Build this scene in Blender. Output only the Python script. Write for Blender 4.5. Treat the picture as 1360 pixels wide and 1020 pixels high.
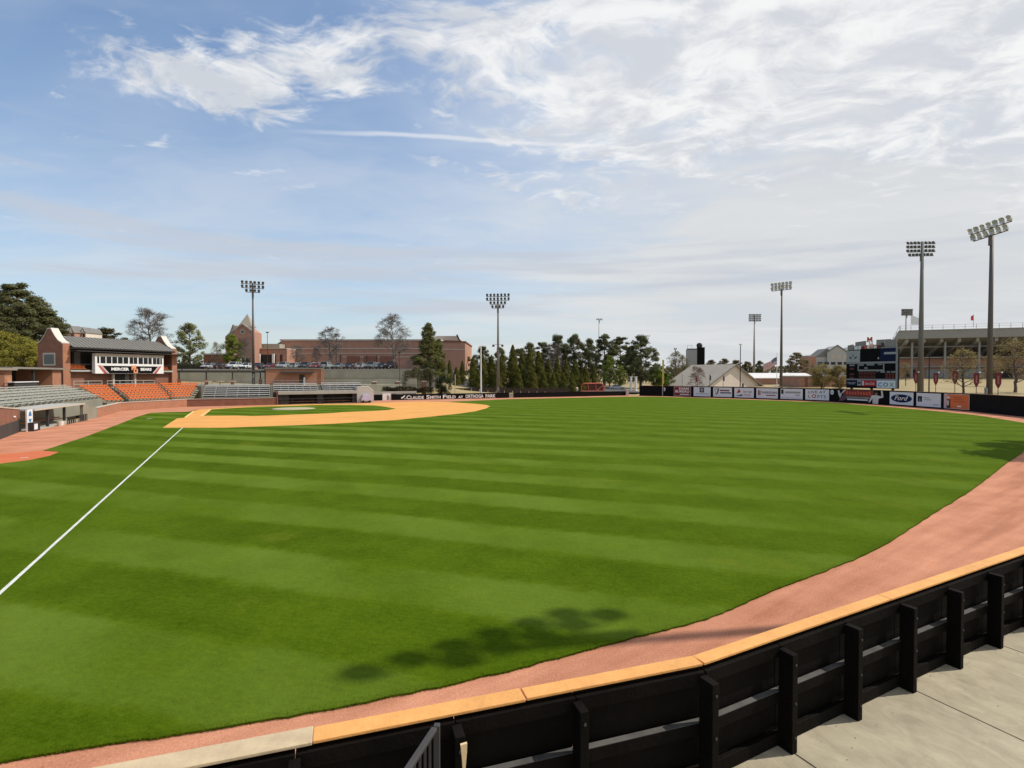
import bpy, math, random
import numpy as np
from mathutils import Vector, Matrix

for o in list(bpy.data.objects):
    bpy.data.objects.remove(o)
SC = bpy.context.scene
COL = SC.collection
R = math.radians
rnd = random.Random(11)
nr = np.random.RandomState(5)

# ------------------------------------------------------------------ camera
CAM_H, FOC, PITCH = 5.12, 704.0, math.atan(12.4 / 704.0)
cam = bpy.data.cameras.new('camera')
cam.sensor_width = 36.0
cam.lens = 36.0 * FOC / 1360.0
cam.clip_start = 0.05
cam.clip_end = 6000.0
camo = bpy.data.objects.new('camera', cam)
COL.objects.link(camo)
camo.location = (0, 0, CAM_H)
camo.rotation_euler = (R(90) - PITCH, 0, 0)
SC.camera = camo
SC.render.resolution_x, SC.render.resolution_y = 1024, 768

# ------------------------------------------------------------------ world, sun, exposure
SUN_EL = R(50)
SUN_H = Vector((0.988, 0.15, 0)).normalized()          # horizontal direction towards the sun
sun_dir = Vector((SUN_H.x * math.cos(SUN_EL), SUN_H.y * math.cos(SUN_EL), math.sin(SUN_EL)))
SC.view_settings.view_transform = 'Standard'
SC.view_settings.look = 'None'
SC.view_settings.gamma = 1.0
SC.view_settings.use_curve_mapping = False
SC.view_settings.exposure = 0.12
SKY_STRENGTH, SUN_STRENGTH = 0.105, 3.6

sl = bpy.data.lights.new('sun', 'SUN')
sl.energy = SUN_STRENGTH
sl.angle = R(0.55)
sl.color = (1.0, 0.955, 0.88)
slo = bpy.data.objects.new('sun', sl)
COL.objects.link(slo)
slo.location = sun_dir * 200
slo.rotation_euler = (-sun_dir).to_track_quat('-Z', 'Y').to_euler()

W = bpy.data.worlds.new('World')
SC.world = W
W.use_nodes = True
wt = W.node_tree
for n in list(wt.nodes):
    wt.nodes.remove(n)


class NT:
    """small helper around a node tree"""
    def __init__(s, t):
        s.t = t

    def new(s, kind, **kw):
        n = s.t.nodes.new(kind)
        for k, v in kw.items():
            setattr(n, k, v)
        return n

    def link(s, a, b):
        s.t.links.new(a, b)

    def inp(s, sock, v):
        if hasattr(v, 'is_linked') or isinstance(v, bpy.types.NodeSocket):
            s.t.links.new(v, sock)
        else:
            sock.default_value = v

    def math(s, op, a, b=None, c=None, clamp=False):
        n = s.new('ShaderNodeMath', operation=op, use_clamp=clamp)
        s.inp(n.inputs[0], a)
        if b is not None:
            s.inp(n.inputs[1], b)
        if c is not None:
            s.inp(n.inputs[2], c)
        return n.outputs[0]

    def vmath(s, op, a, b=None):
        n = s.new('ShaderNodeVectorMath', operation=op)
        s.inp(n.inputs[0], a)
        if b is not None:
            s.inp(n.inputs[1], b)
        return n.outputs['Value'] if op in ('DOT_PRODUCT', 'LENGTH', 'DISTANCE') else n.outputs[0]

    def noise(s, vec, scale, detail=4, rough=0.55, dist=0.0):
        n = s.new('ShaderNodeTexNoise')
        s.inp(n.inputs['Vector'], vec)
        n.inputs['Scale'].default_value = scale
        n.inputs['Detail'].default_value = detail
        n.inputs['Roughness'].default_value = rough
        n.inputs['Distortion'].default_value = dist
        return n.outputs['Fac']

    def smooth(s, v, a, b):
        n = s.new('ShaderNodeMapRange', interpolation_type='SMOOTHSTEP')
        s.inp(n.inputs['Value'], v)
        s.inp(n.inputs['From Min'], a)
        s.inp(n.inputs['From Max'], b)
        return n.outputs['Result']

    def lin(s, v, a, b, c, d):
        n = s.new('ShaderNodeMapRange')
        s.inp(n.inputs['Value'], v)
        for i, q in zip(('From Min', 'From Max', 'To Min', 'To Max'), (a, b, c, d)):
            n.inputs[i].default_value = q
        return n.outputs['Result']

    def mix(s, f, a, b, blend='MIX'):
        n = s.new('ShaderNodeMix', data_type='RGBA', blend_type=blend)
        s.inp(n.inputs['Factor'], f)
        s.inp(n.inputs['A'], a)
        s.inp(n.inputs['B'], b)
        return n.outputs['Result']

    def mapping(s, vec, rot=(0, 0, 0), scale=(1, 1, 1), loc=(0, 0, 0)):
        n = s.new('ShaderNodeMapping')
        s.inp(n.inputs['Vector'], vec)
        n.inputs['Rotation'].default_value = rot
        n.inputs['Scale'].default_value = scale
        n.inputs['Location'].default_value = loc
        return n.outputs[0]


def rot_scale(g, vec, rot, scale, loc=(0, 0, 0)):
    """turn first, then stretch, so streaks follow the turned axis"""
    return g.mapping(g.mapping(vec, rot=rot), scale=scale, loc=loc)


def build_sky():
    g = NT(wt)
    sky = g.new('ShaderNodeTexSky', sky_type='NISHITA')
    sky.sun_disc = False
    sky.sun_elevation = SUN_EL
    sky.sun_rotation = math.atan2(SUN_H.x, SUN_H.y)
    sky.altitude = 100
    sky.air_density = 1.0
    sky.dust_density = 1.6
    sky.ozone_density = 1.6
    tc = g.new('ShaderNodeTexCoord').outputs['Generated']
    sep = g.new('ShaderNodeSeparateXYZ')
    g.link(tc, sep.inputs[0])
    x, y, z = sep.outputs
    zc = g.math('MAXIMUM', z, 0.0)
    zz = g.math('ADD', zc, 0.10)
    px, py = g.math('DIVIDE', x, zz), g.math('DIVIDE', y, zz)
    cb = g.new('ShaderNodeCombineXYZ')
    g.link(px, cb.inputs[0])
    g.link(py, cb.inputs[1])
    p = cb.outputs[0]
    # warp
    wn = g.new('ShaderNodeTexNoise')
    g.link(p, wn.inputs['Vector'])
    wn.inputs['Scale'].default_value = 2.2
    wn.inputs['Detail'].default_value = 3
    wv = g.vmath('SCALE', g.vmath('SUBTRACT', wn.outputs['Color'], (0.5, 0.5, 0.5)))
    wv.node.inputs['Scale'].default_value = 0.38
    pw = g.vmath('ADD', p, wv)
    # billowy cloud field, stretched along the wind
    q = g.mapping(pw, rot=(0, 0, R(38)), scale=(1.0, 1.5, 1))
    f1 = g.noise(q, 3.2, 8, 0.58, 0.1)
    f2 = g.noise(g.mapping(pw, rot=(0, 0, R(38)), scale=(1, 1.5, 1), loc=(5, 2, 0)), 13.0, 6, 0.6)
    big = g.noise(p, 0.75, 2, 0.5)
    fb = g.math('ADD', g.math('MULTIPLY', f1, 0.72), g.math('MULTIPLY', f2, 0.28))
    # coverage: the deck thickens towards the sun side, with one detached bank on the other side
    cov = g.math('MULTIPLY', g.smooth(px, -0.25, 0.30), g.math('MULTIPLY', g.smooth(py, 2.7, 1.45), 0.42))
    def blob(cx, cy, rx, ry, amp):
        d = g.vmath('LENGTH', g.mapping(p, loc=(-cx / rx, -cy / ry, 0), scale=(1 / rx, 1 / ry, 1)))
        return g.math('MULTIPLY', g.smooth(d, 1.0, 0.25), amp)
    cov = g.math('ADD', cov, blob(-0.82, 1.50, 0.62, 0.36, 0.25))
    cov = g.math('ADD', cov, blob(-0.24, 1.40, 0.56, 0.32, 0.29))
    cov = g.math('ADD', cov, g.math('MULTIPLY', g.math('SUBTRACT', big, 0.5), 0.40))
    m = g.math('ADD', g.math('MULTIPLY_ADD', fb, 1.7, -0.35), cov)
    dense = g.math('MULTIPLY', g.smooth(m, 0.61, 0.90), g.smooth(z, 0.10, 0.34))
    # thin veil of high cloud everywhere, streaky, thicker to the horizon and the sun side
    v1 = g.noise(g.mapping(pw, rot=(0, 0, R(12)), scale=(0.45, 1.1, 1)), 1.1, 5, 0.55, 0.3)
    hz = g.smooth(z, 0.62, 0.06)
    side = g.smooth(x, -0.40, 0.50)
    veil = g.math('ADD', g.math('MULTIPLY', g.smooth(v1, 0.36, 0.68), 0.36), g.math('MULTIPLY', hz, 0.32))
    veil = g.math('ADD', veil, g.math('MULTIPLY', side, 0.66), clamp=True)
    # old contrail
    ang = R(7)
    u = g.math('ADD', g.math('MULTIPLY', px, math.cos(ang)), g.math('MULTIPLY', py, math.sin(ang)))
    wv2 = g.math('ADD', g.math('MULTIPLY', px, -math.sin(ang)), g.math('MULTIPLY', py, math.cos(ang)))
    dn = g.math('MULTIPLY', g.math('SUBTRACT', g.noise(p, 3.0, 4), 0.5), 0.05)
    dd = g.math('ABSOLUTE', g.math('SUBTRACT', g.math('ADD', wv2, dn), CONTRAIL))
    line = g.math('MULTIPLY', g.smooth(dd, 0.022, 0.003), g.math('MULTIPLY', g.smooth(u, -0.60, -0.15), g.smooth(u, 0.90, 0.30)))
    line = g.math('MULTIPLY', line, 0.5)
    # colours
    veilc = g.mix(hz, (5.9, 6.5, 7.5, 1), (6.3, 6.6, 6.8, 1))
    veilc = g.mix(g.math('MULTIPLY', side, 0.8), veilc, g.mix(g.smooth(v1, 0.35, 0.65), (5.5, 5.75, 6.05, 1), (6.5, 6.6, 6.65, 1)))
    shade = g.smooth(g.noise(g.mapping(q, loc=(0.06, 0.1, 0)), 4.2, 7, 0.62), 0.36, 0.62)
    cloudc = g.mix(shade, (8.2, 8.2, 8.15, 1), (5.7, 5.95, 6.4, 1))
    base = g.mix(0.0, sky.outputs[0], sky.outputs[0])
    base = g.mix(1.0, base, SKYTINT, 'MULTIPLY')
    c = g.mix(veil, base, veilc)
    c = g.mix(line, c, (8.0, 8.0, 8.1, 1))
    # low grey streaks near the horizon
    st = g.noise(g.mapping(tc, scale=(1.0, 1.0, 15.0)), 1.6, 5, 0.55)
    stm = g.math('MULTIPLY', g.smooth(st, 0.50, 0.68), g.math('MULTIPLY', g.smooth(z, 0.04, 0.12), g.smooth(z, 0.40, 0.20)))
    c = g.mix(g.math('MULTIPLY', stm, 0.75), c, (4.9, 5.25, 5.9, 1))
    c = g.mix(g.math('MULTIPLY', dense, 0.92), c, cloudc)
    bg = g.new('ShaderNodeBackground')
    g.link(c, bg.inputs['Color'])
    bg.inputs['Strength'].default_value = SKY_STRENGTH
    out = g.new('ShaderNodeOutputWorld')
    g.link(bg.outputs[0], out.inputs['Surface'])


CONTRAIL = 1.817
SKYTINT = (1.25, 1.42, 1.50, 1)
build_sky()

# ------------------------------------------------------------------ helpers: places, tags, materials, meshes
def srgb(r, g, b, k=1.0):
    def f(c):
        c /= 255.0
        return (c / 12.92 if c <= 0.04045 else ((c + 0.055) / 1.055) ** 2.4) * k
    return (f(r), f(g), f(b))


def ray(px, py):
    x, y, z = (px - 680.0) / FOC, -(py - 510.0) / FOC, 1.0
    c, s = math.cos(PITCH), math.sin(PITCH)
    return Vector((x, z * c + y * s, -z * s + y * c))


def G(px, py, z=0.0):
    """survey point: where the sight line meets the level z"""
    d = ray(px, py)
    t = (z - CAM_H) / d.z
    return Vector((d.x * t, d.y * t, z))


def P(px, py, dist):
    """survey point at a known ground distance in front of the station"""
    d = ray(px, py)
    t = dist / d.y
    return Vector((d.x * t, dist, CAM_H + d.z * t))


def tag(o, label=None, cat=None, group=None, kind=None):
    if label:
        o['label'] = label
    if cat:
        o['category'] = cat
    if group:
        o['group'] = group
    if kind:
        o['kind'] = kind
    return o


def thing(name, label, cat, loc=(0, 0, 0), rz=0.0, group=None):
    o = bpy.data.objects.new(name, None)
    o.empty_display_size = 0.3
    COL.objects.link(o)
    o.location = loc
    o.rotation_euler = (0, 0, rz)
    return tag(o, label, cat, group)


def copy_tree(o, parent=None):
    c = o.copy()
    COL.objects.link(c)
    c.parent = parent
    for ch in o.children:
        if ch is not c:
            copy_tree(ch, c)
    return c


MATS = {}


def mat(name, col, rough=0.8, var=0.14, scale=2.0, bump=0.0, bscale=30.0, metal=0.0, spec=0.35, streak=None, trans=0.0):
    if name in MATS:
        return MATS[name]
    m = bpy.data.materials.new(name)
    m.use_nodes = True
    g = NT(m.node_tree)
    b = m.node_tree.nodes['Principled BSDF']
    b.inputs['Roughness'].default_value = rough
    b.inputs['Metallic'].default_value = metal
    b.inputs['Specular IOR Level'].default_value = spec
    pos = g.new('ShaderNodeNewGeometry').outputs['Position']
    col = tuple(col) + (1,) if len(col) == 3 else col
    n1 = g.noise(pos, scale, 5, 0.6)
    v = streak and g.noise(g.mapping(pos, scale=streak), 1.0, 4, 0.6) or g.noise(pos, scale * 9.0, 3, 0.6)
    f = g.math('ADD', g.math('MULTIPLY', n1, 0.6), g.math('MULTIPLY', v, 0.4))
    f = g.lin(f, 0.3, 0.7, 0, 1)
    lo = tuple(c * (1 - var) for c in col[:3]) + (1,)
    hi = tuple(min(1, c * (1 + var)) for c in col[:3]) + (1,)
    g.link(g.mix(f, lo, hi), b.inputs['Base Color'])
    if bump:
        bn = g.new('ShaderNodeBump')
        bn.inputs['Strength'].default_value = bump
        bn.inputs['Distance'].default_value = 0.02
        g.link(g.noise(pos, bscale, 4, 0.6), bn.inputs['Height'])
        g.link(bn.outputs[0], b.inputs['Normal'])
    MATS[name] = m
    return m


def leafmat(name, col, var=0.3, trans=0.25):
    if name in MATS:
        return MATS[name]
    m = bpy.data.materials.new(name)
    m.use_nodes = True
    g = NT(m.node_tree)
    nt = m.node_tree
    for n in list(nt.nodes):
        nt.nodes.remove(n)
    pos = g.new('ShaderNodeNewGeometry').outputs['Position']
    oi = g.new('ShaderNodeObjectInfo').outputs['Random']
    f = g.math('ADD', g.math('MULTIPLY', g.noise(pos, 0.7, 3, 0.6), 0.55), g.math('MULTIPLY', g.noise(pos, 6.0, 2, 0.6), 0.45))
    f = g.lin(f, 0.32, 0.68, 0, 1)
    lo = tuple(c * (1 - var) for c in col) + (1,)
    hi = (col[0] * (1 + var) + 0.01, col[1] * (1 + var), col[2] * (1 + var * 0.6), 1)
    c = g.mix(f, lo, hi)
    c = g.mix(g.lin(oi, 0, 1, 0, 0.35), c, (col[0] * 1.25 + 0.004, col[1] * 1.02, col[2] * 0.9, 1))
    d = g.new('ShaderNodeBsdfDiffuse')
    t = g.new('ShaderNodeBsdfTranslucent')
    g.link(c, d.inputs[0])
    g.link(c, t.inputs[0])
    mx = g.new('ShaderNodeMixShader')
    mx.inputs[0].default_value = trans
    g.link(d.outputs[0], mx.inputs[1])
    g.link(t.outputs[0], mx.inputs[2])
    o = g.new('ShaderNodeOutputMaterial')
    g.link(mx.outputs[0], o.inputs[0])
    MATS[name] = m
    return m


class MB:
    def __init__(s):
        s.v, s.f = [], []

    def poly(s, pts):
        b = len(s.v)
        s.v += [tuple(p) for p in pts]
        s.f.append(tuple(range(b, b + len(pts))))
        return s

    def box(s, x0, y0, z0, x1, y1, z1):
        b = len(s.v)
        s.v += [(x, y, z) for z in (z0, z1) for y in (y0, y1) for x in (x0, x1)]
        s.f += [(b, b + 2, b + 3, b + 1), (b + 4, b + 5, b + 7, b + 6), (b, b + 1, b + 5, b + 4),
                (b + 2, b + 6, b + 7, b + 3), (b, b + 4, b + 6, b + 2), (b + 1, b + 3, b + 7, b + 5)]
        return s

    def bar(s, p, q, w, h=None, up=(0, 0, 1)):
        """rectangular bar from p to q, w wide, h high"""
        h = h or w
        p, q, up = Vector(p), Vector(q), Vector(up)
        d = (q - p).normalized()
        a = d.cross(up)
        if a.length < 1e-4:
            a = d.cross(Vector((1, 0, 0)))
        a.normalize()
        c = a.cross(d)
        b = len(s.v)
        for e in (p, q):
            for i, j in ((-1, -1), (1, -1), (1, 1), (-1, 1)):
                s.v.append(tuple(e + a * (i * w / 2) + c * (j * h / 2)))
        s.f += [(b + 3, b + 2, b + 1, b), (b + 4, b + 5, b + 6, b + 7)]
        for i in range(4):
            j = (i + 1) % 4
            s.f.append((b + i, b + j, b + 4 + j, b + 4 + i))
        return s

    def tube(s, p, q, r0, r1=None, n=8, caps=True):
        r1 = r0 if r1 is None else r1
        p, q = Vector(p), Vector(q)
        d = (q - p).normalized()
        a = d.orthogonal().normalized()
        c = d.cross(a)
        b = len(s.v)
        for e, r in ((p, r0), (q, r1)):
            for i in range(n):
                t = 2 * math.pi * i / n
                s.v.append(tuple(e + a * (math.cos(t) * r) + c * (math.sin(t) * r)))
        for i in range(n):
            j = (i + 1) % n
            s.f.append((b + i, b + j, b + n + j, b + n + i))
        if caps:
            s.f.append(tuple(range(b + n - 1, b - 1, -1)))
            s.f.append(tuple(range(b + n, b + 2 * n)))
        return s

    def prism(s, pts, z0, z1):
        """vertical prism over a plan outline; z1 may be a list of heights"""
        n = len(pts)
        b = len(s.v)
        zs = z1 if isinstance(z1, (list, tuple)) else [z1] * n
        s.v += [(p[0], p[1], z0) for p in pts] + [(p[0], p[1], z) for p, z in zip(pts, zs)]
        s.f.append(tuple(range(b + n - 1, b - 1, -1)))
        s.f.append(tuple(range(b + n, b + 2 * n)))
        for i in range(n):
            j = (i + 1) % n
            s.f.append((b + i, b + j, b + n + j, b + n + i))
        return s

    def extr(s, pts, y0, y1):
        """outline in x-z, extruded along y"""
        n = len(pts)
        b = len(s.v)
        s.v += [(p[0], y0, p[1]) for p in pts] + [(p[0], y1, p[1]) for p in pts]
        s.f.append(tuple(range(b, b + n)))
        s.f.append(tuple(range(b + 2 * n - 1, b + n - 1, -1)))
        for i in range(n):
            j = (i + 1) % n
            s.f.append((b + j, b + i, b + n + i, b + n + j))
        return s

    def extx(s, pts, x0, x1):
        """outline in y-z, extruded along x"""
        n = len(pts)
        b = len(s.v)
        s.v += [(x0, p[0], p[1]) for p in pts] + [(x1, p[0], p[1]) for p in pts]
        s.f.append(tuple(range(b + n - 1, b - 1, -1)))
        s.f.append(tuple(range(b + n, b + 2 * n)))
        for i in range(n):
            j = (i + 1) % n
            s.f.append((b + i, b + j, b + n + j, b + n + i))
        return s

    def lathe(s, prof, n=12, c=(0, 0, 0)):
        b = len(s.v)
        for r, z in prof:
            for i in range(n):
                t = 2 * math.pi * i / n
                s.v.append((c[0] + r * math.cos(t), c[1] + r * math.sin(t), c[2] + z))
        for k in range(len(prof) - 1):
            for i in range(n):
                j = (i + 1) % n
                s.f.append((b + k * n + i, b + k * n + j, b + (k + 1) * n + j, b + (k + 1) * n + i))
        s.f.append(tuple(b + n - 1 - i for i in range(n)))
        s.f.append(tuple(b + (len(prof) - 1) * n + i for i in range(n)))
        return s

    def mesh(s, name):
        m = bpy.data.meshes.new(name)
        m.from_pydata(s.v, [], s.f)
        m.update()
        return m

    def build(s, name, material, parent=None, loc=None, rz=None, bevel=0.0, smooth=False):
        m = s.mesh(name)
        m.materials.append(material)
        if smooth:
            m.polygons.foreach_set('use_smooth', [True] * len(m.polygons))
        return link(name, m, parent, loc, rz, bevel)


def link(name, m, parent=None, loc=None, rz=None, bevel=0.0):
    o = bpy.data.objects.new(name, m)
    COL.objects.link(o)
    if parent is not None:
        o.parent = parent
    if loc is not None:
        o.location = loc
    if rz is not None:
        o.rotation_euler = (0, 0, rz)
    if bevel:
        b = o.modifiers.new('bevel', 'BEVEL')
        b.width = bevel
        b.segments = 2
        b.limit_method = 'ANGLE'
    return o


def npmesh(name, verts, faces, material, smooth=False):
    """verts (n,3); faces (m,k) numpy"""
    m = bpy.data.meshes.new(name)
    n, k = faces.shape
    m.vertices.add(len(verts))
    m.vertices.foreach_set('co', np.asarray(verts, dtype=np.float32).ravel())
    m.loops.add(n * k)
    m.loops.foreach_set('vertex_index', faces.astype(np.int32).ravel())
    m.polygons.add(n)
    m.polygons.foreach_set('loop_start', np.arange(0, n * k, k, dtype=np.int32))
    m.polygons.foreach_set('loop_total', np.full(n, k, dtype=np.int32))
    m.materials.append(material)
    m.update(calc_edges=True)
    m.validate()
    return m


TEXTS = []


def text(s, parent, x, y, z, h, material, w=None, shear=0.0, bold=0.0, name='lettering', spacing=1.0):
    """lettering on a front (-y) face; x is the centre, z the baseline"""
    c = bpy.data.curves.new(name, 'FONT')
    c.body = s
    c.size = h / 0.7
    c.shear = shear
    c.offset = bold
    c.extrude = 0.008
    c.align_x = 'CENTER'
    c.resolution_u = 2
    c.space_character = spacing
    o = bpy.data.objects.new(name, c)
    COL.objects.link(o)
    o.parent = parent
    o.location = (x, y, z)
    o.rotation_euler = (R(90), 0, 0)
    c.materials.append(material)
    TEXTS.append((o, w))
    return o


def finish_texts():
    bpy.context.view_layer.update()
    dg = bpy.context.evaluated_depsgraph_get()
    for o, w in TEXTS:
        ev = o.evaluated_get(dg)
        m = bpy.data.meshes.new_from_object(ev)
        name, par, loc, mt = o.name.split('.')[0], o.parent, o.location.copy(), o.data.materials[0]
        bpy.data.objects.remove(o)
        if w and len(m.vertices):
            xs = [v.co.x for v in m.vertices]
            k = w / max(1e-3, max(xs) - min(xs))
            mid = (max(xs) + min(xs)) / 2
            for v in m.vertices:
                v.co.x = (v.co.x - mid) * k
        if not m.materials:
            m.materials.append(mt)
        q = link(name, m, par, loc)
        q.rotation_euler = (R(90), 0, 0)

# ------------------------------------------------------------------ materials
BRICK = mat('red brick', (0.235, 0.105, 0.068), 0.9, 0.22, 1.2, 0.25, 25, streak=(1.5, 1.5, 14))
BRICKL = mat('orange brick', (0.37, 0.17, 0.10), 0.9, 0.18, 1.2, 0.25, 25, streak=(1.5, 1.5, 14))
BRICKF = mat('campus brick', (0.40, 0.215, 0.15), 0.9, 0.15, 0.6, streak=(0.6, 0.6, 6))
STONE = mat('pale trim', (0.50, 0.44, 0.36), 0.8, 0.1, 1.0)
CONC = mat('light concrete', (0.40, 0.385, 0.34), 0.85, 0.14, 0.8, 0.2, 30)
CONCG = mat('weathered concrete', (0.255, 0.24, 0.185), 0.9, 0.2, 0.5, 0.2, 20, streak=(0.6, 0.6, 0.2))
RETW = mat('sandy retaining concrete', (0.42, 0.385, 0.285), 0.9, 0.2, 0.4, 0.2, 20, streak=(0.5, 0.5, 0.25))
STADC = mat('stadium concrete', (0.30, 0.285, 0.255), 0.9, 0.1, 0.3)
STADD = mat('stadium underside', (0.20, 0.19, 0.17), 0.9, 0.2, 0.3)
BLACKP = mat('black painted wood', (0.0062, 0.0050, 0.0040), 0.66, 0.55, 1.6, 0.5, 14, spec=0.06, streak=(2.5, 2.5, 0.8))
BLACKW = mat('black wall padding', (0.0075, 0.007, 0.0072), 0.7, 0.4, 1.5, spec=0.08)
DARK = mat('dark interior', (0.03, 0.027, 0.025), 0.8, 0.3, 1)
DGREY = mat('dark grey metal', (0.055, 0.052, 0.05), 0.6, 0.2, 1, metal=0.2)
GREYM = mat('galvanised steel', (0.30, 0.30, 0.295), 0.45, 0.12, 2, metal=0.5)
POLEM = mat('weathered pole steel', (0.135, 0.115, 0.10), 0.6, 0.15, 1.5, metal=0.25)
POLEC = mat('grey concrete pole', (0.19, 0.175, 0.155), 0.85, 0.12, 1.5)
ALU = mat('bleacher aluminium', (0.62, 0.62, 0.60), 0.42, 0.1, 1.2, metal=0.35)
ALUG = mat('dull grey bleacher board', (0.40, 0.40, 0.355), 0.6, 0.14, 1.0, metal=0.1)
WHITE = mat('white paint', (0.78, 0.77, 0.74), 0.55, 0.05, 1.5)
BANW = mat('white vinyl', (0.72, 0.74, 0.76), 0.5, 0.04, 0.8)
ORANGE = mat('orange seat plastic', (0.62, 0.165, 0.045), 0.5, 0.12, 2.0)
ORANGEB = mat('orange vinyl', (0.70, 0.17, 0.045), 0.55, 0.08, 0.8)
REDV = mat('dark red vinyl', (0.20, 0.028, 0.025), 0.55, 0.15, 0.8)
REDP = mat('red enamel', (0.58, 0.10, 0.055), 0.45, 0.1, 1.0)
COKE = mat('bright red panel', (0.45, 0.025, 0.025), 0.5, 0.08, 1.0)
NAVY = mat('navy panel', (0.010, 0.014, 0.045), 0.6, 0.1, 1.0, spec=0.12)
BLUE = mat('mid blue paint', (0.05, 0.20, 0.42), 0.5, 0.1, 1.0)
TEAL = mat('teal paint', (0.03, 0.17, 0.19), 0.5, 0.1, 1.0)
GREENP = mat('green paint', (0.10, 0.34, 0.10), 0.5, 0.1, 1.0)
GREYL = mat('grey print', (0.33, 0.34, 0.35), 0.6, 0.05, 1.0)
PURP = mat('lilac cloth', (0.52, 0.47, 0.60), 0.8, 0.1, 1.0)
YEL = mat('foul pole yellow', (0.55, 0.42, 0.10), 0.5, 0.08, 1.0)
CAPY = mat('yellow rail cap', (0.70, 0.335, 0.10), 0.7, 0.22, 1.3, 0.3, 30, streak=(9, 9, 3))
CAPW = mat('bare weathered board', (0.52, 0.40, 0.25), 0.85, 0.25, 3.0, 0.3, 20, streak=(1.2, 9, 6))
SPLINT = mat('fresh split wood', (0.68, 0.50, 0.28), 0.8, 0.15, 5.0)
ROOFM = mat('standing seam metal roof', (0.20, 0.185, 0.16), 0.5, 0.12, 0.8, metal=0.2)
SHING = mat('tan shingle roof', (0.33, 0.29, 0.235), 0.9, 0.14, 0.7)
SHINGG = mat('grey shingle roof', (0.19, 0.18, 0.17), 0.9, 0.14, 0.7)
SIDING = mat('cream siding', (0.66, 0.58, 0.50), 0.7, 0.05, 0.6)
SIDGREY = mat('grey siding', (0.42, 0.41, 0.38), 0.7, 0.06, 0.4)
WROOF = mat('white membrane roof', (0.66, 0.64, 0.60), 0.7, 0.06, 0.3)
GLASS = mat('dark glazing', (0.022, 0.024, 0.026), 0.12, 0.2, 0.6, spec=0.6)
RUBBER = mat('black rubber', (0.02, 0.02, 0.02), 0.8, 0.2, 3)
BARK = mat('brown bark', (0.115, 0.085, 0.062), 0.95, 0.25, 2.5)
BARKG = mat('grey bark', (0.205, 0.175, 0.15), 0.95, 0.2, 2.5)
LAMPF = mat('floodlight housing', (0.13, 0.125, 0.12), 0.5, 0.15, 2, metal=0.3)
LAMPW = mat('floodlight reflector', (0.6, 0.6, 0.58), 0.3, 0.08, 2, metal=0.3)
CHALK = mat('line chalk', (0.60, 0.61, 0.53), 0.9, 0.28, 5)
TARP = mat('mound cover', (0.40, 0.35, 0.22), 0.8, 0.1, 1)
ASPH = mat('car park asphalt', (0.09, 0.085, 0.08), 0.9, 0.2, 0.5)
HAY = mat('dormant lawn', (0.33, 0.255, 0.125), 0.95, 0.22, 0.25, 0.3, 4)


SUNWORN = mat('sunlit worn ledge', (0.085, 0.08, 0.072), 0.6, 0.5, 3.0, streak=(4, 4, 1))  # greyer than the black paint: wear plus a sunlit streak held in the colour


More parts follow.
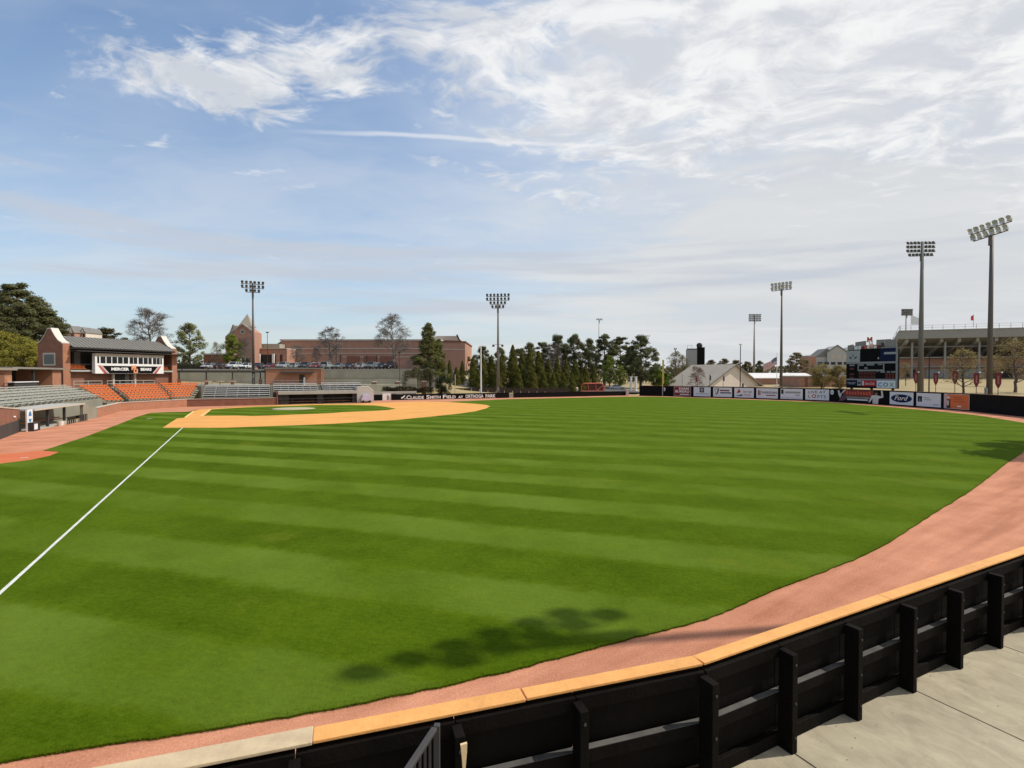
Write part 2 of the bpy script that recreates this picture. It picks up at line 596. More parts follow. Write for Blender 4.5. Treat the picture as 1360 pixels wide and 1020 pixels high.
def make_turf():
    m = bpy.data.materials.new('mown turf')
    m.use_nodes = True
    g = NT(m.node_tree)
    b = m.node_tree.nodes['Principled BSDF']
    b.inputs['Roughness'].default_value = 0.85
    b.inputs['Specular IOR Level'].default_value = 0.02
    pos = g.new('ShaderNodeNewGeometry').outputs['Position']
    wob = g.math('MULTIPLY', g.math('SUBTRACT', g.noise(pos, 0.05, 2, 0.5), 0.5), 1.0)
    wob = g.math('ADD', wob, g.math('MULTIPLY', g.math('SUBTRACT', g.noise(pos, 1.6, 4, 0.65), 0.5), 0.7))
    s = g.math('ADD', g.vmath('DOT_PRODUCT', pos, (0.306, 0.952, 0)), wob)
    st = g.math('SINE', g.math('MULTIPLY', g.math('SUBTRACT', s, 10.14), math.pi / 2.265))
    st = g.smooth(st, -0.42, 0.42)
    s2 = g.math('ADD', g.vmath('DOT_PRODUCT', pos, (0.89, 0.4565, 0)), wob)
    st2 = g.smooth(g.math('SINE', g.math('MULTIPLY', s2, math.pi / 2.3)), -0.6, 0.6)
    patch = g.noise(pos, 0.075, 4, 0.6)
    sepx = g.new('ShaderNodeSeparateXYZ')
    g.link(pos, sepx.inputs[0])
    amt = g.math('MULTIPLY', g.smooth(patch, 0.34, 0.60), g.lin(g.smooth(sepx.outputs[0], 14.0, -6.0), 0, 1, 0.35, 1.0))  # stripes fade with x, imitating sheen that changes with viewing angle
    st = g.math('MULTIPLY', g.math('SUBTRACT', st, 0.5), g.lin(amt, 0, 1, 0.05, 0.36))
    st = g.math('ADD', st, g.math('MULTIPLY', g.math('SUBTRACT', st2, 0.5), 0.05))
    mid = g.math('MULTIPLY', g.math('SUBTRACT', g.noise(pos, 0.55, 6, 0.68), 0.5), 1.5)
    fine = g.math('MULTIPLY', g.math('SUBTRACT', g.noise(rot_scale(g, pos, (0, 0, R(17)), (3.2, 9.0, 1)), 1.0, 6, 0.7), 0.5), 1.7)
    grain = g.math('MULTIPLY', g.math('SUBTRACT', g.noise(pos, 13.0, 6, 0.9), 0.5), 2.3)
    f = g.math('ADD', g.math('ADD', st, 0.42), g.math('ADD', g.math('MULTIPLY', mid, 0.42), g.math('ADD', g.math('MULTIPLY', fine, 0.33), g.math('MULTIPLY', grain, 0.55))), clamp=True)
    c = g.mix(f, (0.034, 0.067, 0.0004, 1), (0.128, 0.197, 0.009, 1))
    c = g.mix(g.math('MULTIPLY', g.math('MAXIMUM', st, 0.0), 0.85), c, (0.200, 0.265, 0.075, 1))  # pale stripes carry the sheen of bent grass as colour
    fleck = g.smooth(g.noise(g.mapping(pos, rot=(0, 0, R(-24)), scale=(9.0, 20.0, 1)), 1.0, 4, 0.75), 0.60, 0.74)
    c = g.mix(g.math('MULTIPLY', fleck, 0.42), c, (0.185, 0.235, 0.045, 1))
    wear = g.smooth(g.math('ADD', g.noise(pos, 0.22, 5, 0.65), g.math('MULTIPLY', grain, 0.05)), 0.58, 0.74)
    c = g.mix(g.math('MULTIPLY', wear, 0.45), c, (0.150, 0.160, 0.014, 1))
    g.link(c, b.inputs['Base Color'])
    bn = g.new('ShaderNodeBump')
    bn.inputs['Strength'].default_value = 0.7
    bn.inputs['Distance'].default_value = 0.03
    g.link(g.math('ADD', g.noise(pos, 45.0, 3, 0.8), g.math('MULTIPLY', g.noise(pos, 9.0, 3, 0.6), 0.6)), bn.inputs['Height'])
    g.link(bn.outputs[0], b.inputs['Normal'])
    return m


def make_dirt(name, lo, hi, rot, dark, grain=60.0, lane=0.6):
    m = bpy.data.materials.new(name)
    m.use_nodes = True
    g = NT(m.node_tree)
    b = m.node_tree.nodes['Principled BSDF']
    b.inputs['Roughness'].default_value = 0.95
    b.inputs['Specular IOR Level'].default_value = 0.1
    pos = g.new('ShaderNodeNewGeometry').outputs['Position']
    a = g.noise(pos, 0.5, 5, 0.65)
    s = g.noise(rot_scale(g, pos, (0, 0, rot), (0.12, 1.1, 1)), 1.0, 5, 0.6)
    gr = g.noise(pos, grain, 3, 0.8)
    f = g.math('ADD', g.math('MULTIPLY', a, 0.4), g.math('MULTIPLY', s, lane))
    f = g.math('ADD', g.lin(f, 0.3, 0.7, 0.0, 0.9), g.math('MULTIPLY', g.math('SUBTRACT', gr, 0.5), 1.3), clamp=True)
    c = g.mix(f, lo + (1,), hi + (1,))
    sp = g.smooth(g.noise(pos, 5.5, 3, 0.7), 0.66, 0.74)
    c = g.mix(g.math('MULTIPLY', sp, 0.55), c, dark + (1,))
    ln = g.smooth(g.noise(rot_scale(g, pos, (0, 0, rot), (0.07, 1.0, 1), (3, 1, 0)), 1.0, 3, 0.5), 0.56, 0.70)
    c = g.mix(g.math('MULTIPLY', ln, 0.35), c, dark + (1,))
    g.link(c, b.inputs['Base Color'])
    bn = g.new('ShaderNodeBump')
    bn.inputs['Strength'].default_value = 0.6
    bn.inputs['Distance'].default_value = 0.015
    g.link(g.math('ADD', gr, g.math('MULTIPLY', g.noise(pos, 7.0, 4, 0.7), 0.8)), bn.inputs['Height'])
    g.link(bn.outputs[0], b.inputs['Normal'])
    return m


TURF = make_turf()
TRACK = make_dirt('red cinder track', (0.33, 0.128, 0.072), (0.70, 0.325, 0.195), R(-36), (0.27, 0.105, 0.062), 26.0)
INFIELD = make_dirt('infield clay', (0.58, 0.265, 0.068), (0.78, 0.405, 0.13), R(-20), (0.52, 0.235, 0.06), 20.0)
BULLPEN = make_dirt('bullpen clay', (0.50, 0.135, 0.06), (0.60, 0.18, 0.085), R(10), (0.42, 0.11, 0.05), 20.0)


def make_plaza():
    m = bpy.data.materials.new('broom finished plaza concrete')
    m.use_nodes = True
    g = NT(m.node_tree)
    b = m.node_tree.nodes['Principled BSDF']
    b.inputs['Roughness'].default_value = 0.85
    pos = g.new('ShaderNodeNewGeometry').outputs['Position']
    oi = g.new('ShaderNodeObjectInfo').outputs['Random']
    a = g.noise(rot_scale(g, pos, (0, 0, R(63)), (1.6, 2.9, 1)), 1.4, 8, 0.74, 0.5)
    c2 = g.noise(pos, 0.9, 5, 0.6)
    f = g.lin(g.math('ADD', g.math('MULTIPLY', a, 0.6), g.math('MULTIPLY', c2, 0.4)), 0.38, 0.62, 0, 1)
    c = g.mix(f, (0.270, 0.222, 0.138, 1), (0.49, 0.415, 0.272, 1))
    c = g.mix(g.lin(oi, 0, 1, 0, 0.25), c, (0.33, 0.30, 0.24, 1))
    gr = g.noise(pos, 120.0, 2, 0.8)
    c = g.mix(g.lin(gr, 0.3, 0.7, 0.0, 0.22), c, (0.18, 0.15, 0.11, 1))
    sp = g.smooth(g.noise(pos, 3.1, 4, 0.75), 0.64, 0.72)
    c = g.mix(g.math('MULTIPLY', sp, 0.35), c, (0.16, 0.14, 0.11, 1))
    g.link(c, b.inputs['Base Color'])
    bn = g.new('ShaderNodeBump')
    bn.inputs['Strength'].default_value = 0.35
    bn.inputs['Distance'].default_value = 0.006
    g.link(gr, bn.inputs['Height'])
    g.link(bn.outputs[0], b.inputs['Normal'])
    return m


PLAZA = make_plaza()

# ------------------------------------------------------------------ terrain
TB = [-1500, -300, 60, 235, 480, 570, 640, 850, 1130, 1200, 1360, 1800, 3200]
TD = [0, 40, 62, 75, 100, 118, 130, 150, 180, 260, 500, 3000]
TZ = [  # rows: bearing; columns: distance
    [0, 0, 0, 1, 3, 5, 7, 9, 11, 14, 18, 20],
    [0, 0, 1.5, 3, 5, 6.5, 8, 9, 10, 12, 15, 18],
    [-.2, -.2, 0, 2.0, 4, 5.5, 6.5, 8, 9, 10, 12, 15],
    [-.2, -.2, -.2, -.2, 2.6, 3, 6, 6, 7, 8, 9, 12],
    [-.2, -.2, -.2, -.2, -.2, 1.2, 5.8, 6, 6.2, 7, 8, 10],
    [-.2, -.2, -.2, -.2, -.2, 0.4, 3.2, 4.5, 5.5, 6, 7, 9],
    [-.2, -.2, -.2, -.2, -.2, 0.2, 0.9, 1.3, 1.6, 2.6, 4, 8],
    [-.2, -.2, -.2, -.2, -.2, -.2, 0.2, 0.7, 1.2, 2, 3.5, 8],
    [-.2, -.2, -.2, -.2, 0.2, 0.8, 1.2, 1.8, 2.5, 3, 4, 8],
    [-.2, -.2, -.2, .3, 1.9, 2.7, 3.3, 4.2, 4.5, 4.8, 5, 8],
    [-.2, -.2, -.2, 1.2, 2.5, 3.2, 3.7, 4.4, 4.6, 4.8, 5, 8],
    [-.2, -.2, 0.2, 1.2, 2.3, 3, 3.6, 4.2, 4.4, 4.8, 5, 8],
    [-.2, 0.2, 0.6, 1.2, 2, 2.6, 3, 3.4, 4, 4.8, 5, 8]]


PARK = []


def in_park(x, y):
    c = False
    n_ = len(PARK)
    for i in range(n_):
        (x0_, y0_), (x1_, y1_) = PARK[i], PARK[i - 1]
        if (y0_ > y) != (y1_ > y) and x < (x1_ - x0_) * (y - y0_) / (y1_ - y0_) + x0_:
            c = not c
    return c


def terrain_z(x, y):
    if y < 30:
        return -0.2
    b = min(max(680 + FOC * x / y, TB[0]), TB[-1])
    i = max(k for k in range(len(TB) - 1) if TB[k] <= b)
    u = (b - TB[i]) / (TB[i + 1] - TB[i])
    d = min(y, TD[-1])
    j = max(k for k in range(len(TD) - 1) if TD[k] <= d)
    v = (d - TD[j]) / (TD[j + 1] - TD[j])
    return ((TZ[i][j] * (1 - u) + TZ[i + 1][j] * u) * (1 - v) + (TZ[i][j + 1] * (1 - u) + TZ[i + 1][j + 1] * u) * v)


def axis_vals(lim, fine, coarse):
    v, a = [0.0], 0.0
    while a < lim:
        a += fine if a < 200 else min(coarse, fine + (a - 200) * 0.25)
        v.append(a)
    return v


xs = sorted(set([-a for a in axis_vals(3000, 5, 260)] + axis_vals(3000, 5, 260)))
ys = sorted(set([-a for a in axis_vals(600, 20, 260)] + axis_vals(3000, 5, 260)))
PARK = [(-60, -40), (60, -20), (75, 55), (71, 90), (66, 105), (40, 132), (29, 137), (-28, 111), (-58, 96), (-62, 72), (-50, 40), (-60, 20)]
tv = np.array([(x, y, -0.25 if in_park(x, y) else terrain_z(x, y)) for y in ys for x in xs])
nx = len(xs)
ii, jj = np.meshgrid(np.arange(nx - 1), np.arange(len(ys) - 1))
b0 = (jj * nx + ii).ravel()
terrain = link('terrain', npmesh('terrain', tv, np.stack([b0, b0 + 1, b0 + nx + 1, b0 + nx], 1), HAY))
terrain.data.polygons.foreach_set('use_smooth', [True] * len(terrain.data.polygons))
tag(terrain, kind='structure')

lp = MB()
gx, gy = [-14 + 4 * i for i in range(13)], [137 + 4 * j for j in range(12)]
lp.v = [(x, y, terrain_z(x, y) + .12) for y in gy for x in gx]
lp.f = [(j * 13 + i, j * 13 + i + 1, (j + 1) * 13 + i + 1, (j + 1) * 13 + i) for j in range(11) for i in range(12)]
tag(lp.build('lower_car_park', ASPH), kind='structure')

# ------------------------------------------------------------------ field frames (from the survey of the diamond)
U_LF = Vector((0.8897, 0.4565, 0))          # along the far foul line, away from home
U_RF = Vector((0.4565, -0.8897, 0))         # along the near foul line, towards the plaza
U_BS = Vector((0.306, 0.952, 0))            # along the backstop
HOME = Vector((-49.6, 85.7, 0))
W0, W1, W2, W3 = Vector((-49.2, 62.8, 0)), Vector((-55.0, 74.5, 0)), Vector((-51.8, 84.4, 0)), Vector((-40.1, 90.1, 0))
D0 = Vector((-43.9, 48.5, 0))


def ang(v):
    return math.atan2(v.y, v.x)


def spline(pts, sub=6):
    out = []
    n = len(pts)
    for i in range(n - 1):
        p0, p1, p2, p3 = pts[max(0, i - 1)], pts[i], pts[i + 1], pts[min(n - 1, i + 2)]
        for k in range(sub):
            t = k / sub
            out.append(tuple(0.5 * (2 * p1[a] + (p2[a] - p0[a]) * t + (2 * p0[a] - 5 * p1[a] + 4 * p2[a] - p3[a]) * t * t + (3 * p1[a] - p0[a] - 3 * p2[a] + p3[a]) * t ** 3) for a in (0, 1)))
    out.append((pts[-1][0], pts[-1][1]))
    return out


WALL_NEAR = [(-18.0, -1.45), (1.76, 4.87), (7.61, 7.88), (13.0, 11.6), (21.0, 18.0), (37.0, 31.0), (50.0, 43.5), (58.5, 54.0), (62.0, 63.5)]
WALL_FAR = [(62.0, 63.5), (64.2, 75.0), (63.2, 89.0), (60.2, 101.0), (51.2, 112.0), (38.2, 125.0), (30.9, 128.6)]

# warning track: one clay sheet under the whole park
track_out = WALL_NEAR + WALL_FAR[1:] + [(27.9, 130.4), (-24.4, 106.6), tuple(W3[:2]), tuple(W2[:2]), tuple(W1[:2]), tuple(W0[:2]), tuple(D0[:2]), (-44.6, 48.2), (-33.0, 30.4), (-30, 18), (-28, 2)]
o = MB().poly([(p[0], p[1], 0.0) for p in track_out]).build('warning_track', TRACK)
tag(o, kind='structure')

near_edge = [(-16, 4.2), (-6.43, 6.97), (-3.13, 7.88), (-0.25, 8.96), (2.15, 10.1), (4.07, 11.0), (6.32, 12.54), (10.36, 15.2), (16, 19.8), (21.2, 24.1), (28.2, 30.2), (33.7, 34.9), (46, 46), (52.5, 53), (55.8, 60), (58.6, 68.5), (59.3, 83), (57.0, 97.0), (47.6, 108.8), (33.8, 122.3)]
edge = spline(near_edge, 14)
rj = random.Random(3)
edge = [(x + rj.uniform(-.022, .022), y + rj.uniform(-.022, .022)) if y < 40 else (x, y) for x, y in edge]
far_edge = [G(831, 526.9), G(676, 530.3), G(600, 533.6), G(500, 535.7), G(420, 536.9), G(367, 538.2), G(310, 540.9), G(262, 544.2), G(249, 547.3), G(222, 547.6), G(200, 548.6), G(183, 553.5), G(164.7, 561), G(115, 580), G(57.6, 598.8), G(80, 600.3), G(66, 606), G(40, 611.5), G(0, 616.5)]
turf_out = edge + [tuple(p[:2]) for p in far_edge] + [(-31, 27), (-25, 10)]
TZ0 = 0.035
tb = MB()
n = len(turf_out)
tb.v = [(x, y, TZ0) for x, y in turf_out] + [(x, y, -0.01) for x, y in turf_out]
tb.f = [tuple(range(n))] + [(i, n + i, n + (i + 1) % n, (i + 1) % n) for i in range(n)]
o = tb.build('outfield_turf', TURF)
tag(o, kind='structure')

dirt_px = [(216, 568.5), (242, 568.5), (299, 568.5), (359, 566.4), (440, 563.4), (473, 561.4), (526, 558.2), (579, 553), (612, 549.4), (632, 546.4), (645, 543), (651, 539.8), (645, 538), (632, 536.6), (596.5, 534.2), (561, 533.6), (508, 535.2), (464, 536.7), (420, 537.1), (367, 538.5), (310, 541.2), (264, 544.2), (256.5, 546.5), (245, 555.3), (235, 556.2)]
o = MB().poly([(*G(a, b)[:2], TZ0 + .004) for a, b in dirt_px]).build('infield_dirt', INFIELD)
tag(o, kind='structure')
ig_px = [(271, 552.6), (313, 552.3), (334, 553), (359, 552.3), (440, 549.1), (455, 547.8), (497.7, 546), (515, 544.9), (526, 543.3), (522, 542.4), (510, 540.4), (497.7, 538.8), (464, 538), (420, 538.3), (394, 539.2), (341, 540.6), (299, 542.9), (281, 544.2)]
o = MB().poly([(*G(a, b)[:2], TZ0 + .012) for a, b in ig_px]).build('infield_grass', TURF)
tag(o, kind='structure')
mc = G(389, 543.2)
o = MB().lathe([(3.2, 0), (2.6, .06), (1.4, .13), (.6, .15)], 28).build('pitchers_mound', TARP, loc=(mc.x, mc.y, TZ0 + .012), smooth=True)
tag(o, kind='structure')
o = MB().poly([(*G(a, b)[:2], .008) for a, b in [(0, 603.5), (57, 598.6), (80, 600.3), (66, 606.5), (40, 612), (0, 617)]] + [(-33, 27, .008), (-34.5, 31, .008)]).build('bullpen_dirt', BULLPEN)
tag(o, kind='structure')


def strip(name, a, b, w, z, m):
    a, b = Vector(a[:2] + (0,)) if isinstance(a, tuple) else a, b
    d = (b - a).normalized()
    s_ = Vector((-d.y, d.x, 0)) * w / 2
    k = max(2, int((b - a).length / 0.35))
    mb = MB()
    for i in range(k + 1):
        p = a.lerp(b, i / k)
        e1, e2 = rj.uniform(-.012, .012), rj.uniform(-.012, .012)
        mb.v += [(p.x - s_.x * (1 + e1 * 9), p.y - s_.y * (1 + e1 * 9), z), (p.x + s_.x * (1 + e2 * 9), p.y + s_.y * (1 + e2 * 9), z)]
    mb.f = [(2 * i, 2 * i + 2, 2 * i + 3, 2 * i + 1) for i in range(k)]
    o = mb.build(name, m)
    return tag(o, kind='structure')


fl_a = G(242.5, 568.5)
fl_d = (G(0, 790) - fl_a).normalized()
strip('foul_line', fl_a, fl_a + fl_d * 72, 0.088, TZ0 + .007, CHALK)
strip('coach_box_line', G(194, 557), G(203, 555.6), 0.14, TZ0 + .007, CHALK)
strip('bullpen_rubber', G(27, 608.6), G(38, 607.7), 0.16, 0.016, CHALK)
strip('base_path_chalk', G(246, 554.8), G(257.5, 546.3), 0.25, TZ0 + .009, mat('pale clay edge', (0.78, 0.50, 0.20), 0.9, 0.1, 2))
strip('base_path_chalk', G(267, 552.8), G(279, 544.4), 0.25, TZ0 + .009, MATS['pale clay edge'])

# short grass blades along the cut edge nearest the plaza
def edge_blades():
    e = np.array([p for p in edge if -9 < p[0] < 30 and p[1] < 33])
    seg = np.diff(e, axis=0)
    L = np.linalg.norm(seg, axis=1)
    N = 15000
    w = L / np.maximum(4.0, e[:-1, 1]) ** 1.3
    k = nr.choice(len(seg), N, p=w / w.sum())
    t = nr.rand(N)
    base = e[k] + seg[k] * t[:, None]
    nor = np.stack([-seg[k][:, 1], seg[k][:, 0]], 1) / L[k][:, None]
    off = nr.rand(N) ** 2.0 * 0.16 - 0.02
    base = base + nor * off[:, None]
    a = nr.rand(N) * 6.283
    wd, h = 0.004 + 0.004 * nr.rand(N), 0.004 + 0.016 * nr.rand(N)
    dx = np.stack([np.cos(a), np.sin(a)], 1) * wd[:, None]
    ln = (nr.rand(N, 2) - .5) * 0.045
    v = np.zeros((N, 3, 3))
    v[:, 0, :2] = base - dx
    v[:, 1, :2] = base + dx
    v[:, 2, :2] = base + ln
    v[:, :2, 2] = TZ0 - 0.015
    v[:, 2, 2] = TZ0 + h
    m = npmesh('grass_blades', v.reshape(-1, 3), np.arange(N * 3).reshape(-1, 3), leafmat('grass blade', (0.085, 0.125, 0.008), 0.35, 0.2))
    tag(link('grass_blades', m), 'short green grass blades fringing the turf edge beside the red track', 'grass', kind='stuff')


edge_blades()

# ------------------------------------------------------------------ the plaza and the near wall
PZ = 1.40
WN = [Vector((p[0], p[1], 0)) for p in WALL_NEAR]
dA = (WN[1] - WN[0]).normalized()
dB = (WN[2] - WN[1]).normalized()
oA, oB = Vector((dA.y, -dA.x, 0)), Vector((dB.y, -dB.x, 0))
plaza = thing('plaza', 'pale concrete plaza of large slabs behind the black wall', 'pavement', (0, 0, 0))
tag(plaza, kind='structure')
MB().prism([tuple((WN[0] - dA * 3)[:2]), tuple(WN[1][:2]), tuple((WN[2] + dB * 6)[:2]), tuple((WN[2] + dB * 6 + oB * 9)[:2]), tuple((WN[1] + oB * 8)[:2]), tuple((WN[0] - dA * 3 + oA * 7)[:2])][::-1], -0.2, PZ - 0.022).build('plaza_base', mat('red joint filler', (0.20, 0.07, 0.045), 0.9, 0.2, 3), plaza)
SLAB = 2.235
k0 = (Vector((2.69, 5.31, 0)) - WN[1]).dot(dB)
slab_m = {}
for k in range(-1, 5):
    s0, s1 = k0 + k * SLAB + .009, k0 + (k + 1) * SLAB - .009
    if k == -1:
        s0 = 0.02
    for r, (q0, q1) in enumerate(((0.03, 4.2), (4.212, 8.4))):
        pts = [WN[1] + dB * a + oB * b for a, b in ((s0, q0), (s1, q0), (s1, q1), (s0, q1))]
        MB().prism([tuple(p[:2]) for p in pts][::-1], PZ - .02, PZ).build('slab', PLAZA, plaza, bevel=.004)
for k in range(5):
    s0, s1 = 19 - k * SLAB, 19 - (k + 1) * SLAB + .012
    pts = [WN[0] + dA * a + oA * b for a, b in ((s1, .03), (s0, .03), (s0, 6.5), (s1, 6.5))]
    MB().prism([tuple(p[:2]) for p in pts][::-1], PZ - .02, PZ).build('slab', PLAZA, plaza, bevel=.004)
# wedge between the two runs
wd = [WN[0] + dA * 19.01 + oA * .03, WN[1] + dB * .01 + oB * .03, WN[1] + dB * .01 + oB * 6.5, WN[0] + dA * 19.01 + oA * 6.5]
MB().prism([tuple(p[:2]) for p in wd][::-1], PZ - .02, PZ - .001).build('slab', PLAZA, plaza, bevel=.008)

nw = thing('outfield_wall', 'black timber outfield wall with posts and yellow top rail beside the concrete plaza', 'wall', (0, 0, 0))
WT = 2.44                      # 8 ft wall


def wall_run(a, d, o, posts, s_end, cap_mat, z_low=0.0):
    """posts: distances along the run; o points to the plaza"""
    L = [0.0] + posts + [s_end] if posts[0] > 0.3 else [-.012] + posts[1:] + [s_end]
    for i in range(len(L) - 1):
        p, q = a + d * (L[i] + .004), a + d * (L[i + 1] - .004)
        for z0, z1, off in ((z_low, 1.935, .010), (1.943, WT - .035, 0.0)):
            mb = MB()
            mb.prism([tuple((p - o * (.03 - off))[:2]), tuple((q - o * (.03 - off))[:2]), tuple((q + o * off)[:2]), tuple((p + o * off)[:2])][::-1], z0, z1)
            mb.build('panel', BLACKP, nw, bevel=.003)
        # mid rail: a ledge that catches the sun
        m1, m2 = p + o * .055, q + o * .055
        MB().bar((m1.x, m1.y, 1.90), (m2.x, m2.y, 1.90), .07, .11).build('mid_rail', BLACKP, nw, bevel=.004)
        MB().bar((m1.x, m1.y, 1.9572), (m2.x, m2.y, 1.9572), .062, .004).build('sunlit_worn_strip', SUNWORN, nw)  # paler strip paints the sun streak onto the worn rail top
        MB().bar((m1.x, m1.y, PZ + .07), (m2.x, m2.y, PZ + .07), .05, .13).build('bottom_rail', BLACKP, nw, bevel=.004)
        m1, m2 = p + o * .035, q + o * .035
        MB().bar((m1.x, m1.y, WT - .10), (m2.x, m2.y, WT - .10), .055, .12).build('top_rail', BLACKP, nw, bevel=.004)
    for i, s_ in enumerate(posts):
        jz = rj.uniform(-.012, .012)
        c = a + d * s_ + o * .150
        e = d * .040
        f = o * .078
        MB().prism([tuple((c - e - f)[:2]), tuple((c + e - f)[:2]), tuple((c + e + f)[:2]), tuple((c - e + f)[:2])][::-1], PZ - .1, WT - .055 + jz).build('post', BLACKP, nw, bevel=.006)
        for zb in (PZ + .16, 1.90, WT - .16):
            bo = c + f * 1.02
            MB().tube(bo + Vector((0, 0, zb)), bo + o * .012 + Vector((0, 0, zb)), .012, .012, 6).build('bolt', DGREY, nw)


postsB = [-0.07 + 1.092 * k for k in range(12)]
wall_run(WN[1], dB, oB, postsB, postsB[-1] + 1.1, CAPY)
LA = (WN[1] - WN[0]).length
postsA = [LA - 1.30, LA - 2.33, LA - 3.5, LA - 4.7, LA - 5.9]
wall_run(WN[0], dA, oA, sorted(postsA), LA - .01, CAPY, z_low=0.6)


def cap(a, b, o, w, z, m, name='rail_cap', tilt=0.0):
    pts = [a - o * (w * .74), b - o * (w * .74), b + o * (w * .26), a + o * (w * .26)]
    MB().prism([tuple(p[:2]) for p in pts][::-1], z, z + .026).build(name, m, nw, bevel=.006)


cA = WN[0] + dA * (LA - 1.74)
cap(cA + dA * .008, WN[1] - dA * .02, oA, .15, WT, CAPY)
cap(WN[1] + dB * .002 - dA * .01, WN[1] + dB * 3.05, oB, .145, WT + .001, CAPY)
cap(WN[1] + dB * 3.055, WN[2] + dB * .35, oB, .145, WT, CAPY)
cap(WN[2] + dB * .355, WN[1] + dB * 13.4, oB, .145, WT, CAPY)
wA = WN[0] + dA * (LA - 3.38)
cap(wA, cA - dA * .004, oA, .165, WT - .004, CAPY)
cap(WN[0] + dA * (LA - 6.5), wA - dA * .004, oA, .19, WT - .006, CAPW)
# bracket and splinter on the plaza side
sp = WN[0] + dA * (LA - 2.33) + oA * .28
MB().extr([(0.0, 0.0), (.05, .005), (.048, -.06), (.03, -.26), (.022, -.3), (.012, -.12)], -.01, .01).build('splinter', SPLINT, nw, loc=(sp.x - .01, sp.y, 2.37), rz=ang(dA))

# rest of the curved wall out of view to the right
ow = thing('outfield_wall', 'long plain black outfield wall between the plaza and the orange banner', 'wall', (0, 0, 0))


def plain_wall(par, pts, h, m, capm, t=.12, seg=2.44, name='panel', capw=.16):
    for i in range(len(pts) - 1):
        a, b = Vector((*pts[i], 0)), Vector((*pts[i + 1], 0))
        d = (b - a).normalized()
        out = Vector((d.y, -d.x, 0))
        k = max(1, round((b - a).length / seg))
        for j in range(k):
            p, q = a.lerp(b, j / k) + d * .006, a.lerp(b, (j + 1) / k) - d * .006
            MB().prism([tuple(p[:2]), tuple(q[:2]), tuple((q + out * t)[:2]), tuple((p + out * t)[:2])][::-1], -.05, h).build(name, m, par)
        p, q = a - d * .02 + out * t / 2, b + d * .02 + out * t / 2
        MB().bar((p.x, p.y, h + .03), (q.x, q.y, h + .03), capw, .055).build('rail_cap', capm, par)


CAPR = mat('faded red-brown rail', (0.34, 0.17, 0.11), 0.8, 0.2, 0.7)
pEnd = WN[1] + dB * 13.4
plain_wall(ow, [(pEnd.x, pEnd.y), (21, 18), (37, 31), (50, 43.5), (58.5, 54), (62, 63.5)], WT, BLACKW, CAPR)
fw = thing('outfield_wall', 'black padded outfield wall carrying the row of advertising banners', 'wall', (0, 0, 0))
plain_wall(fw, WALL_FAR, WT, BLACKW, CAPR)

# stair handrail at the foot of the view
hr = thing('stair_handrail', 'black metal stair handrail with balusters against the near black wall', 'handrail', (0, 0, 0))
t0 = P(577, 968, 3.86)
t1 = P(535, 1032, 3.30)
MB().bar(t0, t1, .045, .03).build('top_rail', DGREY, hr, bevel=.006)
MB().bar(t0 + Vector((0, 0, -.75)), t1 + Vector((0, 0, -.75)), .035, .02).build('bottom_rail', DGREY, hr)
MB().bar(t0 + Vector((0.015, 0.02, .02)), (t0.x + .015, t0.y + .02, PZ), .045, .045).build('post', DGREY, hr, bevel=.005)
MB().bar(t1 + Vector((-.02, -.03, .0)), (t1.x - .02, t1.y - .03, PZ), .045, .045).build('post', DGREY, hr, bevel=.005)
for k in range(1, 6):
    p = t0.lerp(t1, k / 6)
    MB().bar(p, p + Vector((0, 0, -.75)), .016, .016).build('baluster', DGREY, hr)

# ------------------------------------------------------------------ backstop wall, stands, dugouts
CZ = 3.1                                    # concourse level
cpts = [(-46, 40), (-63.0, 64.0), (-66, 77), (-60.0, 97.5), (-55.5, 94.6), (-44.5, 100.0), (-30, 106.0), (-24, 112), (-24, 119), (-80, 119), (-95, 80), (-75, 42)]
o = MB().prism(cpts[::-1], -0.2, CZ).build('concourse', CONCG)
tag(o, kind='structure')

bw = thing('backstop_wall', 'low orange-red brick backstop wall with pale coping around home plate', 'wall', (0, 0, 0))
RED_DARK = BRICK
for a, b, m in ((W0, W1, BRICKL), (W1, W2, BRICKL), (W2, W3, BRICK)):
    d = (b - a).normalized()
    bk = Vector((-d.y, d.x, 0))
    MB().prism([tuple(p[:2]) for p in (a, b, b + bk * .35, a + bk * .35)], -.1, 1.16).build('wall_section', m, bw)
    MB().prism([tuple(p[:2]) for p in (a - bk * .05, b - bk * .05, b + bk * .40, a + bk * .40)], 1.16, 1.24).build('coping', STONE, bw)


